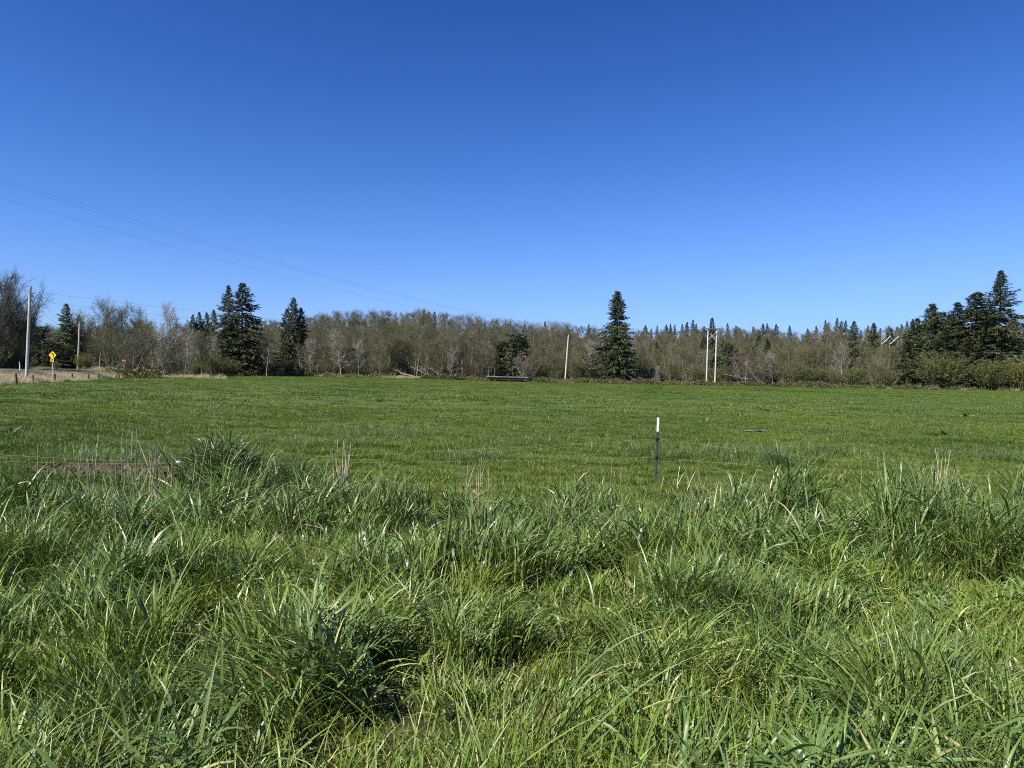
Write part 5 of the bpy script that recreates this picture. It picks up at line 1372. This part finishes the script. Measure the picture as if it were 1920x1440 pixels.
def stalks(px, py, z, n, R, H, label, seed, spread=.12, name='dry_stalk_clump'):
    x, d = img2ground(px, py, z)
    o = tag(empty(name, (x, d, gz1(x, d))), label, 'dry stalks', 'clumps of dry stalks')
    r = np.random.default_rng(seed)
    for k in range(n):
        bx, by = r.normal(0, R[0]), r.normal(0, R[1]); h = H * r.uniform(.35, 1.0)
        dx, dy = r.normal(0, spread, 2) * h
        P = np.array([(bx + dx * t ** 1.5, by + dy * t ** 1.5, h * t) for t in np.linspace(0, 1, 6)])
        b = MB(); b.tube(P, np.linspace(.0085, .0045, 6) * r.uniform(.7, 1.2), 4, (r.random(), .5, 0, 0), cap=False)
        if r.random() < .35:
            bb = MB(); blades(bb, r, 2, .003, .16, .007, .6, (.2, 1.2), 4, .2, .0)
            t = r.uniform(.3, .8); b.add(bb.v[0] + np.array((bx + dx * t ** 1.5, by + dy * t ** 1.5, h * t)), bb.f[0], bb.t[0])
        b.build('stalk', M['straw'], o)
    return o
stalks(235, 905, .35, 24, (.34, .3), 1.35, 'group of tall thin dry stalks before the bare soil', 1, .05)
stalks(300, 908, .35, 28, (.32, .3), 1.1, 'crossing dry stalks between the bare soil and the leafy mound', 2, .2)
stalks(100, 905, .35, 12, (.5, .3), .9, 'few short dry stalks at the left edge of the tall grass', 3, .1)
stalks(645, 893, .4, 20, (.14, .25), 1.0, 'pale dry stalks left of the middle, right of the lower mound', 4, .06)
stalks(1690, 912, .45, 20, (.22, .25), .72, 'left one of two pale dry stalk clumps on the right', 5, .12)
stalks(1760, 893, .45, 22, (.2, .25), .95, 'taller right-hand pale dry stalk clump on the right', 6, .14)
stalks(520, 890, .4, 4, (.2, .2), 1.0, 'few leaning dry stems between the two grass mounds', 7, .22)
stalks(905, 890, .4, 6, (.12, .2), .8, 'bent pale stems in the middle of the grass edge', 8, .2)
stalks(1300, 890, .35, 5, (.3, .2), .6, 'few short stems right of the steel post', 9, .25)

# dock plants and broad weeds in the pasture
def dock(px, py, s, label, seed):
    x, d = img2ground(px, py, .05)
    o = tag(empty('dock_plant', (x, d, gz1(x, d))), label, 'weed', 'dark broad-leaved weeds in the pasture')
    r = np.random.default_rng(seed)
    for k in range(9):
        b = MB(); blades(b, r, 1, .03, .32 * s * r.uniform(.7, 1.2), .085 * s, .75, (.2, 1.1), 6, .1, .12, .1, wtip=3.0, outward=1.0)
        b.build('leaf', M['dock'], o, True)
for k, (px, py, s, lab) in enumerate(((22, 812, .95, 'largest dark broad-leaved weed at the left edge of the pasture'), (85, 742, 1.3, 'dark weed in the far left pasture'), (228, 742, 1.4, 'dark weed left of the coarse tuft far out on the left'), (372, 778, 1.0, 'dark weed above the leafy mound'),
                                      (237, 794, .9, 'dark weed behind the tall dry stalks'), (712, 752, 1.1, 'dark weed in the pasture left of centre'), (822, 790, .9, 'small dark weed in the middle of the pasture'), (1430, 770, 1.2, 'dark weed far out behind the dead branch'),
                                      (1775, 815, 1.3, 'dark weed behind the right-hand dry stalks'), (1335, 772, 1.0, 'small dark weed right of the steel post far out'), (1810, 783, 1.6, 'dark weed patch in the right pasture'), (1130, 817, .8, 'small dark weed left of the steel post'))):
    dock(px, py, s, lab, 50 + k)
for k, (px, py) in enumerate(((1438, 858), (1450, 861), (1485, 857), (1444, 864))):
    x, d = img2ground(px, py, .12); z = gz1(x, d)
    o = tag(empty('dandelion', (x, d, z)), f"{['leftmost', 'third', 'rightmost', 'lowest'][k]} of the yellow dandelions at the foot of the field tussock", 'flower', 'dandelions')
    b = MB(); b.tube(np.array(((0, 0, 0), (.01, 0, .12))), .003, 4, cap=False); b.build('stem', M['pasture'], o)
    b = MB(); aa = np.linspace(0, 6.283, 14, endpoint=False)
    D = np.stack((np.cos(aa), np.sin(aa) , .35 + 0 * aa), -1); Sd = np.stack((-np.sin(aa), np.cos(aa), 0 * aa), -1)
    b.kites(np.tile((.01, 0, .12), (14, 1)), unit(D), Sd, np.full(14, .024), np.full(14, .012), np.zeros((14, 4))); b.build('petals', M['flower'], o)
# dead branch lying in the pasture
x, d = img2ground(1420, 811, .05)
o = tag(empty('dead_branch', (x, d, gz1(x, d))), 'broken grey and brown branch lying alone in the pasture right of the steel post', 'branch')
r = np.random.default_rng(12)
for nm, mat, P, rad in (('limb', 'grey_limb', ((-.42, 0, .12), (-.25, .02, .15), (-.1, 0, .13)), (.05, .07, .05)), ('limb', 'deadbrown', ((-.12, 0, .12), (.05, -.05, .16), (.16, .02, .12), (.3, 0, .1)), (.06, .05, .045, .02)),
                        ('limb', 'grey_limb', ((.1, .05, .12), (.28, .04, .14), (.4, .03, .17)), (.045, .05, .03)), ('twig', 'deadbrown', ((0, 0, .14), (.05, .02, .27), (.12, .03, .36)), (.025, .02, .008)),
                        ('twig', 'deadbrown', ((.38, .03, .16), (.47, .02, .12), (.55, 0, .06)), (.025, .02, .01)), ('twig', 'deadbrown', ((-.1, 0, .12), (-.02, -.15, .06), (.0, -.25, .02)), (.03, .025, .01)), ('twig', 'deadbrown', ((.02, 0, .14), (-.03, .06, .25), (-.01, .07, .31)), (.02, .015, .006))):
    b = MB(); b.tube(np.array(P) + r.normal(0, .012, (len(P), 3)), np.array(rad) * .62, 7); b.build(nm, M[mat], o, True)
